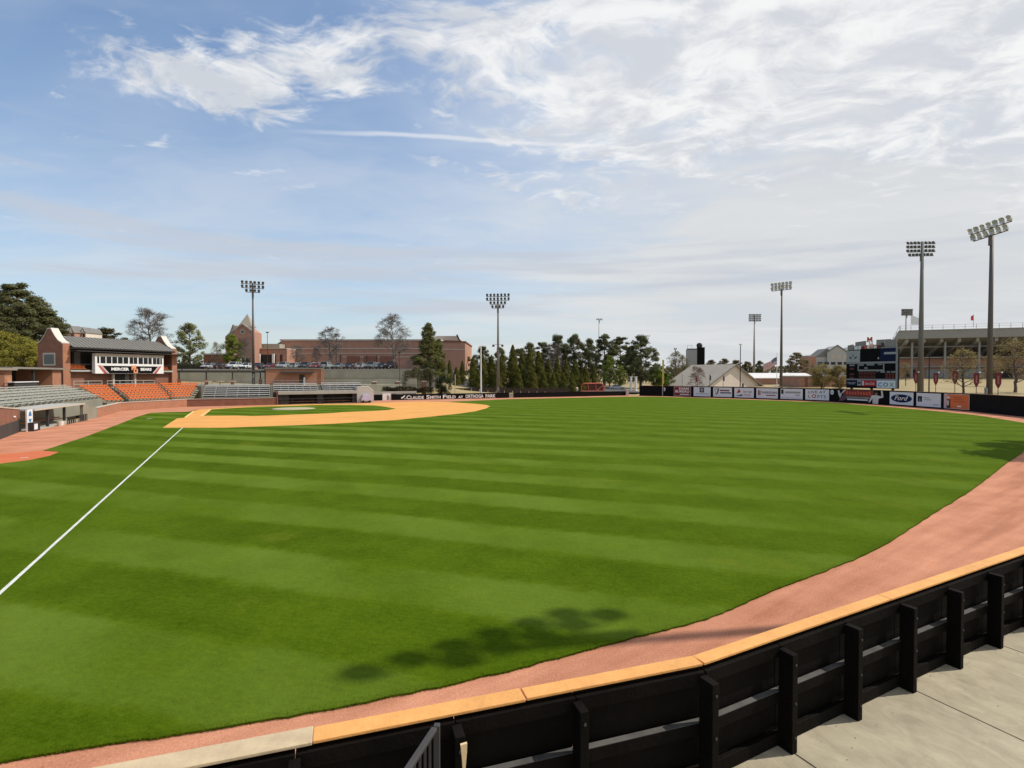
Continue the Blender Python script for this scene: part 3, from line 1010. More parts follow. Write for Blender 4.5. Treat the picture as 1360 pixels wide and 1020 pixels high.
def seat_stand(name, label, group, org, rz, xr0, xr1, y0, y1, z0, z1, rows, deck, seatm, style, div=None):
    """tiered stand; x range interpolates from the front row (xr0) to the back row (xr1)"""
    t = thing(name, label, 'seating', (org.x, org.y, 0), rz, group)
    dy = (y1 - y0) / rows
    dz = (z1 - z0) / max(1, rows - 1)
    for r in range(rows):
        u = r / max(1, rows - 1)
        a, b = xr0[0] + (xr1[0] - xr0[0]) * u, xr0[1] + (xr1[1] - xr0[1]) * u
        ya, z = y0 + r * dy, z0 + r * dz
        MB().box(a - .1, ya, z - dz - .35 if r else 0.2, b + .1, ya + dy + .02, z - .42).build('tread', deck, t)
        mb = MB()
        if style == 'chair':
            n = max(2, int((b - a) / 0.56))
            w = (b - a) / n
            for k in range(n):
                xa, xb = a + k * w + .045, a + (k + 1) * w - .045
                mb.box(xa, ya + .30, z - .05, xb, ya + .70, z + .02)
                mb.box(xa, ya + .66, z + .02, xb, ya + .72, z + .19)
                mb.box(xa + .2, ya + .5, z - .42, xb - .2, ya + .58, z - .05)
            tag(mb.build('seat_row', seatm, t), kind='stuff')
        elif style == 'bench':
            mb.box(a, ya + .35, z - .04, b, ya + .63, z + .01)
            mb.build('bench', seatm, t)
            MB().box(a, ya + .70, z + .12, b, ya + .745, z + .24).build('backrest', seatm, t)
            sup = MB()
            n = max(2, int((b - a) / (div or 1.7)))
            for k in range(n + 1):
                x = a + (b - a) * k / n
                sup.box(x - .03, ya + .40, z - .42, x + .03, ya + .60, z - .045)
                sup.box(x - .03, ya + .66, z - .42, x + .03, ya + .70, z + .24)
            tag(sup.build('support', seatm, t), kind='stuff')
        else:                                # plain planks
            mb.box(a, ya + .30, z - .08, b, ya + .62, z + .03)
            mb.build('bench', seatm, t)
            MB().box(a, ya + .02, z - .40, b, ya + .26, z - .36).build('footboard', seatm, t)
            sup = MB()
            n = max(2, int((b - a) / (div or 1.7)))
            for k in range(n + 1):
                x = a + (b - a) * k / n
                sup.box(x - .03, ya + .36, z - .41, x + .03, ya + .56, z - .035)
            tag(sup.build('support', seatm, t), kind='stuff')
    return t


rb = ang(U_BS)
rl = ang(U_LF)
seat_stand('stadium_seating', 'narrow block of orange seats nearest the grey bleachers', None, W1, rb, (-0.9, 1.6), (0.6, 4.6), 1.3, 9.8, 1.60, 3.40, 7, CONCG, ORANGE, 'chair')
seat_stand('stadium_seating', 'middle block of orange seats below the press box door', None, W1, rb, (2.6, 9.0), (5.4, 13.0), 1.3, 9.8, 1.60, 3.40, 7, CONCG, ORANGE, 'chair')
seat_stand('stadium_seating', 'block of orange seats beside the white aluminium benches', None, W1, rb, (9.5, 13.0), (13.3, 20.6), 1.6, 9.8, 1.65, 3.5, 7, CONCG, ORANGE, 'chair')
d1 = Vector((-0.3475, 0.9377, 0))
rr = ang(d1)
seat_stand('bleachers', 'dull grey bleachers on the roof of the dugout with the blue sign', None, D0, rr, (-9, 25.5), (-6, 32.5), 2.7, 9.6, 2.28, 3.45, 6, CONCG, ALUG, 'bench', 1.3)
seat_stand('bleachers', 'white aluminium benches above the brick wall beside the orange seats', None, W2, rl, (2.1, 12.1), (2.3, 12.3), 0.9, 6.8, 1.75, 3.35, 6, DGREY, ALU, 'plank', 1.6)
seat_stand('bleachers', 'white aluminium benches below the red brick concession building', None, W3, rl, (-.3, 7.0), (-.2, 7.1), 1.7, 5.6, 2.55, 3.5, 4, DGREY, ALU, 'plank', 1.2)
seat_stand('bleachers', 'white aluminium benches at the outer end of the far dugout roof', None, W3, rl, (7.9, 15.2), (7.9, 15.0), 1.7, 5.6, 2.55, 3.6, 4, DGREY, ALU, 'plank', 1.2)


def guard_rail(name, label, pts, h=1.0, step=1.6, m=GREYM, r=.03):
    t = thing(name, label, 'railing', pts[0])
    o_ = Vector(pts[0])
    for i in range(len(pts) - 1):
        a, b = Vector(pts[i]) - o_, Vector(pts[i + 1]) - o_
        for f in (h, h * .55):
            MB().tube(a + Vector((0, 0, f)), b + Vector((0, 0, f)), r, n=6).build('rail', m, t)
        k = max(1, int((b - a).length / step))
        for j in range(k + (i == len(pts) - 2)):
            p = a.lerp(b, j / k)
            MB().tube(p, p + Vector((0, 0, h)), r, n=6).build('post', m, t)
    return t


def fr(org, rz, x, y, z):
    c, s = math.cos(rz), math.sin(rz)
    return Vector((org.x + c * x - s * y, org.y + s * x + c * y, z))


guard_rail('guard_rail', 'pale steel rail behind the middle orange seats', [fr(W1, rb, 5.4, 10.4, CZ), fr(W1, rb, 13.2, 10.4, CZ)], 1.05, m=CONC, r=.05)
guard_rail('guard_rail', 'pale steel rail behind the narrow orange seat block', [fr(W1, rb, 0.6, 10.4, CZ), fr(W1, rb, 4.6, 10.4, CZ)], 1.05, m=CONC, r=.05)
guard_rail('guard_rail', 'steel rail behind the aluminium benches under the flat canopy', [fr(W2, rl, 0, 7.4, CZ), fr(W2, rl, 13, 7.4, CZ)], 1.05)
guard_rail('guard_rail', 'steel rail behind the benches on the far dugout roof', [fr(W3, rl, -.4, 6.1, CZ), fr(W3, rl, 15.6, 6.1, CZ)], 0.95)
guard_rail('guard_rail', 'steel rail down the aisle between the orange seat blocks', [fr(W1, rb, 1.8, 1.2, 1.25), fr(W1, rb, 5.0, 10, CZ)], 0.9, m=DGREY)
guard_rail('guard_rail', 'dark rail up the aisle next to the orange block by the white benches', [fr(W1, rb, 9.2, 1.2, 1.25), fr(W1, rb, 13.1, 10, CZ)], 0.9, m=DGREY)
guard_rail('guard_rail', 'dark rail on the grey bleachers below the dark open shelter', [fr(D0, rr, 19, 10.3, 3.2), fr(D0, rr, 27, 10.3, 3.2)], 0.9, m=DGREY)

# -- near dugout (with the blue sign)
dg = thing('dugout', 'concrete dugout with open front and row of bench chairs beside the blue sign', 'dugout', (D0.x, D0.y, 0), rr)
MB().box(0, -.15, 1.78, 11.2, 2.8, 1.95).build('roof', CONC, dg)
MB().box(0, -.17, 1.80, 11.3, -.15, 1.955).build('fascia', STONE, dg)
MB().box(0, 2.8, -.6, 15.2, 3.0, 1.9).build('back_wall', mat('dugout block', (0.30, 0.27, 0.21), 0.9, 0.15, 0.6), dg)
MB().box(.0, .0, -.1, 11.2, 2.8, .02).build('floor', CONC, dg)
MB().extr([(11.2, -.1), (15.25, -.1), (15.25, 1.2), (11.2, 1.95)], 0, .3).build('wing_wall', CONCG, dg)
MB().box(3.9, .35, 0, 4.1, .55, 1.8).build('post', DGREY, dg)
MB().box(7.6, .35, 0, 7.8, .55, 1.8).build('post', DGREY, dg)
MB().box(-.05, 2.0, .4, 11, 2.5, .5).build('bench', BRICKL, dg)
for k in range(9):
    x = 6.4 + k * .5 if k < 4 else 9.2 + (k - 4) * .45
    y = -.32
    mb = MB()
    mb.box(x, y, .0, x + .06, y + .06, .75).box(x + .34, y, .0, x + .40, y + .06, .75).box(x, y, .68, x + .40, y + .06, .75)
    tag(mb.build('barrier_frame', DGREY, loc=(D0.x, D0.y, .0), rz=rr), 'small black metal barrier frame standing along the dugout front', 'barrier', 'barriers along the dugout front')
for k, (x, c) in enumerate(((5.0, WHITE), (5.5, STONE), (4.5, STONE))):
    p = fr(D0, rr, x, -.28, .008)
    tag(MB().lathe([(.16, 0), (.19, .36), (.2, .38), (.2, .42)], 12).build('bucket', c, loc=p), ('white', 'cream', 'cream')[k] + ' ball bucket standing in front of the dugout', 'bucket', 'ball buckets at the dugout')
dc = thing('equipment_cart', 'black framed cart holding a white box below the blue sign', 'cart', fr(D0, rr, -.9, -.4, .008), rr)
MB().box(-.1, -.05, .0, 0, .5, .78).box(1.0, -.05, .0, 1.1, .5, .78).box(0, -.04, .7, 1.0, .5, .78).box(0, -.04, .05, 1.0, .5, .12).build('frame', DGREY, dc)
MB().box(.2, .02, .125, .85, .45, .66).build('white_box', BANW, dc)
sg = thing('emblem_sign', 'tall white panel with a blue round emblem at the end of the dugout', 'sign', fr(D0, rr, -1.05, -.02, 0), rr)
MB().box(0, 0, 0, 1.0, .12, 1.95).build('panel', WHITE, sg)
MB().extr([(.5 + .27 * math.cos(t) * (1 if math.sin(t) < 0 else 1), 1.32 + .5 * math.sin(t)) for t in [2 * math.pi * k / 20 for k in range(20)]], -.015, -.001).build('emblem', BLUE, sg)
MB().extr([(.21, 1.12), (.79, 1.12), (.79, 1.36), (.21, 1.36)], -.022, -.016).build('emblem_band', WHITE, sg)

# brick side wall at the near end of the dugout, dark padding below
sw = thing('side_wall', 'brick side wall with sloping pale coping and dark padding near the bullpen', 'wall', (0, 0, 0))
a, b = Vector((-44.6, 48.0, 0)), Vector((-33.0, 30.5, 0))
d = (b - a).normalized()
bk = Vector((d.y, -d.x, 0))
if bk.x > 0:
    bk = -bk
q = [tuple(p[:2]) for p in (a, b, b + bk * .3, a + bk * .3)]
MB().prism(q, 0, [1.95, 3.5, 3.5, 1.95]).build('wall_section', BRICK, sw)
q2 = [tuple(p[:2]) for p in (a - bk * .05, b - bk * .05, b + bk * .35, a + bk * .35)]
mb = MB()
mb.v = [(x, y, z) for (x, y), z in zip(q2, (1.955, 3.505, 3.505, 1.955))] + [(x, y, z + .12) for (x, y), z in zip(q2, (1.955, 3.505, 3.505, 1.955))]
mb.f = [(3, 2, 1, 0), (4, 5, 6, 7), (0, 1, 5, 4), (1, 2, 6, 5), (2, 3, 7, 6), (3, 0, 4, 7)]
mb.build('coping', STONE, sw)
nseg = 8
for k in range(nseg):
    p, r_ = a.lerp(b, k / nseg) - bk * .004, a.lerp(b, (k + 1) / nseg) - bk * .004
    MB().prism([tuple(v[:2]) for v in (p + d * .01, r_ - d * .01, r_ - d * .01 - bk * .06, p + d * .01 - bk * .06)], 0.01, 1.06).build('pad', DGREY, sw)
w_ = a.lerp(b, .12) - bk * .05
MB().lathe([(.1, 0), (.11, .05), (.03, .12)], 10).build('wall_lamp', WHITE, sw, loc=(w_.x, w_.y, 1.42))

# -- far dugout
fd = thing('dugout', 'long dark dugout with pale concrete fascia under the aluminium benches', 'dugout', (W3.x, W3.y, 0), rl)
MB().box(.3, -.2, 1.72, 13.4, 1.7, 2.28).build('fascia', CONC, fd)
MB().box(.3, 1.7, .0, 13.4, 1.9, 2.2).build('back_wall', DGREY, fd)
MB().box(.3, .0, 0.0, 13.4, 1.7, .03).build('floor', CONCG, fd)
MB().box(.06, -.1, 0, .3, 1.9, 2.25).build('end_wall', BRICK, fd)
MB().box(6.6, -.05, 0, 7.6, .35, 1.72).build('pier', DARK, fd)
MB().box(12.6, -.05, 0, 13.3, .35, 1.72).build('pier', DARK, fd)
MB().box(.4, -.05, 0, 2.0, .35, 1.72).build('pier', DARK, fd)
MB().tube((.3, -.12, .95), (13.4, -.12, .95), .04, n=6).build('rail', DGREY, fd)
for k in range(8):
    MB().tube((.8 + k * 1.7, -.12, 0), (.8 + k * 1.7, -.12, .95), .03, n=6).build('rail_post', DGREY, fd)
MB().box(.5, 1.1, .35, 12.5, 1.5, .45).build('bench', BRICKL, fd)
MB().extr([(13.4, -.05), (16.4, -.05), (16.4, 2.1), (15.4, 2.9), (13.4, 2.9)], -.18, 2.2).build('end_block', mat('white painted block', (0.47, 0.44, 0.395), 0.7, 0.08, 0.7), fd)
MB().extr([(13.5, 2.9), (15.4, 2.9), (16.4, 2.1), (16.4, 2.2), (15.45, 3.0), (13.5, 3.0)], -.2, -.02).build('stair_curb', WHITE, fd)
cart = thing('utility_cart', 'small cart under a lilac cloth cover beside the white dugout end', 'cart', fr(W3, rl, 14.0, -1.1, .02), rl)
mb = MB()
mb.extr([(0, .5), (1.9, .5), (1.75, 1.25), (1.2, 1.5), (.3, 1.45)], 0, .9)
mb.build('cover', PURP, cart)
for x in (.35, 1.5):
    for y in (.08, .78):
        MB().extr([(x + .22 * math.cos(t), .22 + .22 * math.sin(t)) for t in [2 * math.pi * k / 12 for k in range(12)]], y, y + .1).build('wheel', RUBBER, cart)
MB().box(.1, .1, .3, 1.8, .8, .52).build('chassis', WHITE, cart)

# -- far foul-territory wall
fa, fb = Vector((-24.4, 106.0, 0)), Vector((27.9, 130.2, 0))
fdv = (fb - fa).normalized()
rf = ang(fdv)
flen = (fb - fa).length
lw = thing('foul_wall', 'low black foul territory wall with white field name lettering', 'wall', (fa.x, fa.y, 0), rf)
s_let = 26.2
def blackrun(t, s0, s1, h):
    k = max(1, round((s1 - s0) / 2.44))
    for j in range(k):
        MB().box(s0 + (s1 - s0) * j / k + .006, 0, 0, s0 + (s1 - s0) * (j + 1) / k - .006, .14, h).build('panel', BLACKW, t)
    MB().box(s0, -.02, h, s1, .16, h + .05).build('rail_cap', BLACKW, t)
blackrun(lw, 0.3, s_let, 1.1)
WORDS = [('C', 1, 0), ('LAUDE', .78, 0), ('S', 1, .45), ('MITH', .78, 0), ('F', 1, .45), ('IELD', .78, 0), ('AT', .62, .5), ('ORTHOGA', .95, .5), ('PARK', .95, .45)]
x0 = 3.3
LW = {'C': .8, 'LAUDE': 2.75, 'S': .75, 'MITH': 2.25, 'F': .75, 'IELD': 2.0, 'AT': 1.05, 'ORTHOGA': 4.1, 'PARK': 2.35}
for wtxt, sc, gap in WORDS:
    x0 += gap
    text(wtxt, lw, x0 + LW[wtxt] / 2, -.012, .16, .74 * sc, WHITE, w=LW[wtxt], bold=.022)
    x0 += LW[wtxt] + .06
MB().extr([(2.3, .25), (2.75, .45), (3.1, .9), (2.9, .95), (2.55, .65), (2.2, .55)], -.014, -.002).build('bird_emblem', WHITE, lw)
MB().extr([(2.8, .12), (3.4, .15), (3.3, .4), (2.9, .42)], -.014, -.002).build('emblem_foot', CONCG, lw)
lw2 = thing('foul_wall', 'low black foul territory wall in front of the red batting cage', 'wall', (fa.x, fa.y, 0), rf)
blackrun(lw2, s_let + 1.05, flen, 1.02)
gt = thing('wall_gate', 'pale wooden gate between the two low black foul walls', 'gate', (fa.x, fa.y, 0), rf)
for k in range(4):
    MB().box(s_let + .06 + k * .235, .02, .03, s_let + .28 + k * .235, .08, .98).build('board', CONCG, gt)
MB().box(s_let + .06, .08, .2, s_let + .99, .12, .3).build('cross_bar', CONCG, gt)
dr = thing('dugout_door', 'white door and dark screen beside the lettered foul wall', 'door', (fa.x, fa.y, 0), rf)
MB().box(-3.6, .2, 0, -1.5, .3, 1.15).build('dark_screen', BLACKW, dr)
MB().box(-1.45, .15, 0, .2, .3, 1.35).build('door_panel', WHITE, dr)
MB().box(-.6, .13, .05, -.2, .149, 1.0).build('door_window', CONCG, dr)
MB().box(-3.8, .35, 1.3, 5.5, .6, 1.75).build('ledge', CONC, dr)
# opening in the left field corner
gp = thing('gate_post', 'short white post at the left field corner opening', 'post', (28.3, 130.0, 0))
MB().box(-.35, -.2, 0, .35, .2, 1.35).build('shaft', STONE, gp)
MB().box(-.42, -.26, 1.35, .42, .26, 1.45).build('post_cap', WHITE, gp)
for k, pxx in enumerate((838, 844.5)):
    p = P(pxx, 520, 146)
    t = thing('white_column', 'tall white column standing in the left field corner opening', 'column', (p.x, p.y, .4), 0, 'pair of white columns')
    MB().lathe([(.42, 0), (.42, .3), (.33, .4), (.30, 3.9), (.4, 4.0), (.4, 4.2)], 12).build('shaft', WHITE, t)

# ------------------------------------------------------------------ press box
A = Vector((-67.9, 80.0, 0))
pb = thing('press_box', 'two storey brick press box with seamed metal roof and curved gables', 'building', (A.x, A.y, CZ), rb)
H = lambda z: z - CZ
Lx, Wy = 18.8, 5.2


def gable_outline(z_e, z_t, w):
    pts = [(-.15, H(CZ)), (-.15, H(z_e))]
    for k in range(9):                       # swept shoulder up to the peak
        u = k / 8
        y = .15 + u * (w / 2 - .5)
        pts.append((y, H(z_e + .15 + (z_t - z_e - .15) * (u ** 1.5))))
    for k in range(9):
        u = 1 - k / 8
        y = w - .15 - u * (w / 2 - .5)
        pts.append((y, H(z_e + .15 + (z_t - z_e - .15) * (u ** 1.5))))
    pts += [(w + .1, H(z_e)), (w + .1, H(CZ))]
    return pts


for x in (0.0, Lx - .9):
    gw = MB().extx(gable_outline(9.85, 12.1, Wy), x, x + .9).build('gable_wall', BRICK, pb)
    cp = MB()
    top = gable_outline(9.85, 12.1, Wy)[1:-1]
    for i in range(len(top) - 1):
        (ya, za), (yb, zb) = top[i], top[i + 1]
        cp.poly([(x - .08, ya, za), (x + .98, ya, za), (x + .98, ya, za + .15), (x - .08, ya, za + .15)])
        cp.poly([(x - .08, yb, zb), (x + .98, yb, zb), (x + .98, yb, zb + .15), (x - .08, yb, zb + .15)])
        cp.poly([(x - .08, ya, za + .15), (x + .98, ya, za + .15), (x + .98, yb, zb + .15), (x - .08, yb, zb + .15)])
        cp.poly([(x - .08, ya, za), (x - .08, yb, zb), (x - .08, yb, zb + .15), (x - .08, ya, za + .15)])
        cp.poly([(x + .98, ya, za), (x + .98, yb, zb), (x + .98, yb, zb + .15), (x + .98, ya, za + .15)])
    cp.build('gable_coping', mat('limestone coping', (0.60, 0.56, 0.49), 0.8, .1, 1.0), gw)
    MB().box(x - .05, -.35, 0, x + .95, -.152, H(9.75)).build('corner_pier', BRICKL, pb)
# end window
wn = MB().box(-.06, 1.35, H(6.5), -.003, 4.1, H(8.45)).build('window', STONE, pb)
MB().box(-.09, 1.65, H(6.75), -.061, 3.8, H(8.2)).build('pane', GLASS, wn)
MB().extr([(2.55, H(9.6)), (2.75, H(10.4)), (2.35, H(10.4))], 0, 0.01)
MB().box(.9, .25, 0, Lx - .9, .55, H(5.6)).build('lower_wall', BRICK, pb)
MB().box(.9, -.5, H(5.58), Lx - .9, 3.0, H(5.86)).build('deck', CONC, pb)
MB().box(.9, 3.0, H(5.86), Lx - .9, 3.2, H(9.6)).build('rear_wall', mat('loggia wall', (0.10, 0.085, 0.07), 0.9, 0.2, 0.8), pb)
MB().box(.9, Wy - .3, 0, Lx - .9, Wy, H(9.8)).build('back_wall', BRICK, pb)
ro = MB().poly([(.9, -1.0, H(9.35)), (Lx - .9, -1.0, H(9.35)), (Lx - .9, 2.6, H(11.15)), (.9, 2.6, H(11.15))]).poly([(.9, 2.6, H(11.15)), (Lx - .9, 2.6, H(11.15)), (Lx - .9, Wy + .2, H(9.7)), (.9, Wy + .2, H(9.7))]).build('roof', ROOFM, pb)
for k in range(29):
    x = 1.1 + k * (Lx - 2.2) / 28
    MB().bar((x, -1.0, H(9.375)), (x, 2.6, H(11.175)), .06, .07).build('roof_seam', ROOFM, ro)
MB().box(.9, -1.12, H(9.13), Lx - .9, -.98, H(9.36)).build('gutter', DARK, pb)
MB().box(.9, -.97, H(9.1), Lx - .9, 3.0, H(9.2)).build('soffit', mat('soffit', (0.16, 0.15, 0.135), 0.8), pb)
MB().box(1.0, -1.75, H(8.70), Lx + .6, -.2, H(8.82)).build('canopy', DGREY, pb)
xa, xb = 3.95, 15.5
bx = MB().box(xa, -1.2, H(5.30), xb, -.52, H(8.5)).build('window_bay', WHITE, pb)
MB().box(xa - .05, -1.26, H(8.12), xb + .05, -1.203, H(8.52)).build('bay_head', STONE, bx)
grp = [.12, .42, .42, .42, .42, .42]
xw = xa + .32
widths = [.30, .78, .78, .78, .78, .78, .62, .62, .78, .72, .62, .62, .58, .3]
gaps = [.22, .16, .16, .16, .16, .26, .10, .24, .16, .14, .24, .1, .12]
tot = sum(widths) + sum(gaps)
kk = (xb - xa - .64) / tot
for k, wv in enumerate(widths):
    MB().box(xw, -1.225, H(6.95), xw + wv * kk, -1.203, H(8.02)).build('pane', GLASS, bx)
    xw += wv * kk + (gaps[k] * kk if k < len(gaps) else 0)
bn = MB().extr([(xa + .62, H(6.55)), (xb - .62, H(6.55)), (xb - 1.55, H(5.34)), (xa + 1.55, H(5.34))], -1.222, -1.203).build('banner', BLACKW, bx)
for sx in (1, -1):
    e = xa if sx > 0 else xb
    f = lambda u: e + sx * u
    MB().extr([(f(.42), H(6.62)), (f(.64), H(6.62)), (f(1.62), H(5.34)), (f(1.34), H(5.34))][::sx], -1.232, -1.223).build('orange_stripe', REDP, bn)
    MB().extr([(f(.70), H(6.62)), (f(.98), H(6.62)), (f(2.1), H(5.34)), (f(1.78), H(5.34))][::sx], -1.234, -1.225).build('white_stripe', BANW, bn)
    MB().extr([(f(.78), H(6.62)), (f(.9), H(6.62)), (f(1.98), H(5.34)), (f(1.86), H(5.34))][::sx], -1.240, -1.235).build('orange_stripe', REDP, bn)
text('MERCER', bn, xa + 3.9, -1.23, H(5.83), .42, WHITE, w=2.9, bold=.03)
text('BEARS', bn, xa + 8.3, -1.23, H(5.83), .42, WHITE, w=1.95, bold=.03)
LOGO = mat('logo orange', (0.80, 0.32, 0.16), 0.6, 0.05, 1)
MB().extr([(xa + 5.75, H(5.9)), (xa + 5.75, H(6.68)), (xa + 6.0, H(6.68)), (xa + 6.15, H(6.45)), (xa + 6.3, H(6.68)), (xa + 6.55, H(6.68)), (xa + 6.55, H(5.9)), (xa + 6.35, H(5.9)), (xa + 6.35, H(6.3)), (xa + 6.15, H(6.05)), (xa + 5.95, H(6.3)), (xa + 5.95, H(5.9))], -1.250, -1.242).build('letter_logo', LOGO, bn)
MB().extr([(xa + 6.1, H(5.4)), (xa + 6.1, H(6.1)), (xa + 6.3, H(6.1)), (xa + 6.3, H(5.6)), (xa + 6.6, H(5.6)), (xa + 6.6, H(6.1)), (xa + 6.82, H(6.1)), (xa + 6.82, H(5.4))], -1.262, -1.252).build('letter_logo', LOGO, bn)
# loggia bits
for (x0_, x1_) in ((1.15, 3.5), (15.8, 17.6)):
    mb = MB()
    n = int((x1_ - x0_) / .56)
    for k in range(n):
        for rrow in range(2):
            mb.box(x0_ + k * .56 + .03, .2 + rrow * .9, H(6.1 + rrow * .25), x0_ + k * .56 + .53, .27 + rrow * .9, H(6.55 + rrow * .25))
            mb.box(x0_ + k * .56 + .03, -.15 + rrow * .9, H(6.05 + rrow * .25), x0_ + k * .56 + .53, .2 + rrow * .9, H(6.1 + rrow * .25))
    tag(mb.build('balcony_seats', ORANGE, pb), kind='stuff')
MB().box(3.0, 2.0, H(5.86), 3.9, 2.6, H(8.7)).build('bay_side', mat('grey panel', (0.25, 0.25, 0.24), 0.7), pb)
do = MB().box(7.5, .16, 0, 10.6, .249, H(5.55)).build('doorway', DARK, pb)
MB().box(9.6, .12, .1, 10.3, .159, H(5.2)).build('door', mat('door grey', (0.16, 0.15, 0.15), 0.5), do)
for x in (7.3, 10.9):
    MB().box(x - .14, -.5, 0, x + .14, -.2, H(5.57)).build('column', STONE, pb)
for x in (4.5, 14.5):
    MB().box(x, -.49, H(5.86), x + .08, -.42, H(6.8)).build('rail_post', DGREY, pb)
"""small rail in the open bays"""
for (x0_, x1_) in ((.95, 3.9), (15.6, 17.9)):
    MB().box(x0_, -.48, H(6.72), x1_, -.43, H(6.78)).build('balcony_rail', DGREY, pb)

# ------------------------------------------------------------------ shelters left of the press box
s1 = thing('storage_building', 'square orange brick storage building with flat roof above the grey bleachers', 'building', fr(D0, rr, 8, 10.6, CZ), rr)
MB().box(0, 0, 0, 13.5, 5, 2.55).build('wall', BRICKL, s1)
MB().box(-.2, -.5, 2.552, 13.7, 5.2, 2.85).build('roof', mat('brown roof edge', (0.27, 0.235, 0.18), 0.8, 0.15), s1)
MB().box(7.5, -.03, 0, 11.8, -.003, 2.2).build('shutter', mat('brown shutter', (0.20, 0.09, 0.05), 0.7), s1)
s2 = thing('open_shelter', 'dark open shelter with flat roof beside the press box end wall', 'shelter', fr(D0, rr, 22.2, 11.2, CZ), rr)
MB().box(0, -.4, 2.75, 14.6, 4.6, 3.0).build('roof', mat('grey fascia', (0.23, 0.215, 0.18), 0.8, 0.2), s2)
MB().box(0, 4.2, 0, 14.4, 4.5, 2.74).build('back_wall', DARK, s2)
MB().box(11.6, 0, 0, 14.4, 4.19, 2.74).build('brick_end', BRICKL, s2)
for x in (.3, 6.2):
    MB().box(x, 0, 0, x + .25, .25, 2.74).build('post', DGREY, s2)
MB().box(3.2, 1.5, .7, 5.0, 1.9, 1.0).build('counter', WHITE, s2)
MB().box(2.0, 3.9, 1.2, 8.5, 4.19, 1.5).build('menu_board', CONCG, s2)
ta = thing('ticket_table', 'long white topped table with grey skirt on the grey bleachers', 'table', fr(D0, rr, 20.5, 9.9, 3.2), rr)
MB().box(0, 0, .95, 6.0, .8, 1.05).build('table_top', WHITE, ta)
MB().box(.15, .1, .0, 5.85, .7, .945).build('skirt', DGREY, ta)

# ------------------------------------------------------------------ canopy, concession building
PV = Vector((-62.4, 98.4, 0))
pv = thing('open_canopy', 'long flat dark canopy on brick-footed posts in front of the retaining wall', 'shelter', (PV.x, PV.y, CZ), rl)
MB().box(-.3, -.3, H(5.55), 15.3, 4.5, H(5.95)).build('roof', DGREY, pv)
MB().box(-.35, -.38, H(5.75), 15.35, -.31, H(5.98)).build('fascia', mat('dark fascia', (0.10, 0.092, 0.08), 0.7), pv)
for x in (.5, 4.9, 9.3, 14.2):
    ps = MB().box(x - .11, 0, H(3.9), x + .11, .22, H(5.55)).build('post', DGREY, pv)
    MB().box(x - .3, -.2, 0, x + .3, .4, H(4.25)).build('brick_footing', BRICK, ps)
for k, x in enumerate((1.0, 5.2, 10.3)):
    MB().lathe([(.16, 0), (.16, .12), (.05, .2)], 10).build('roof_lamp', DGREY, pv, loc=(x, 0, H(5.95)))
for k, x in enumerate((5.2, 7.2, 9.2)):
    t = thing('picnic_table', 'small round tan table under the dark canopy', 'table', (fr(PV, rl, x, -1.3, CZ)), rl, 'tables under the canopy')
    MB().lathe([(.75, .72), (.78, .75), (.75, .8)], 14).build('table_top', mat('tan table', (0.62, 0.42, 0.26), 0.6), t)
    MB().tube((0, 0, 0), (0, 0, .72), .07).build('leg', DGREY, t)
CB = Vector((-48.3, 104.0, 0))
cb = thing('concession_building', 'red brick concession building with flat roof and dark awning', 'building', (CB.x, CB.y, CZ), rl)
MB().box(0, 0, 0, 10.2, 6, H(6.25)).build('wall', BRICKL, cb)
MB().box(-.15, -.2, H(6.25), 10.9, 6.2, H(6.52)).build('roof', mat('grey roof edge', (0.20, 0.18, 0.155), 0.8), cb)
MB().box(10.2, -.25, 0, 10.85, .5, H(6.24)).build('corner_pier', BRICKL, cb)
aw = MB().extx([(-.02, H(5.78)), (-1.3, H(5.62)), (-1.3, H(5.5)), (-.02, H(5.6))], 2.6, 8.9).build('awning', DGREY, cb)
do = MB().box(6.1, -.03, 0, 7.1, -.002, H(5.1)).build('door', mat('brown door', (0.05, 0.03, 0.02), 0.6), cb)
MB().box(6.9, -.3, .0, 7.2, -.04, 1.5).build('white_sign', WHITE, cb)

# ------------------------------------------------------------------ retaining wall and upper car park
LZ = 6.44
EDGE = 121.5
o = MB().prism([(-110, EDGE), (-18.5, EDGE), (-17, 150), (-20, 190), (-140, 190)], -.2, LZ).build('car_park', ASPH)
tag(o, kind='structure')
rw = thing('retaining_wall', 'tall weathered concrete retaining wall below the upper car park', 'wall', (-80, EDGE, 0))
for k in range(20):
    MB().box(k * 3.05 + .01, -.4, CZ - 2.5, (k + 1) * 3.05 - .01, -.004, LZ - .25).build('wall_panel', RETW, rw)
MB().box(-.1, -.48, LZ - .25, 61.1, -.002, LZ - .02).build('coping', CONC, rw)
rw2 = thing('retaining_wall', 'lower tier of grey concrete wall behind the white dugout end', 'wall', (-43.5, 116.6, 0))
for k in range(7):
    MB().box(k * 3.2 + .01, 0, -.2, (k + 1) * 3.2 - .01, .35, 4.25).build('wall_panel', RETW, rw2)
MB().box(-.05, -.05, 4.25, 22.5, .4, 4.4).build('coping', CONCG, rw2)
gr_ = guard_rail('guard_rail', 'thin dark rail along the edge of the upper car park', [(-79.8, EDGE - .25, LZ - .02), (-19.3, EDGE - .25, LZ - .02)], .9, 2.4, DGREY, .025)
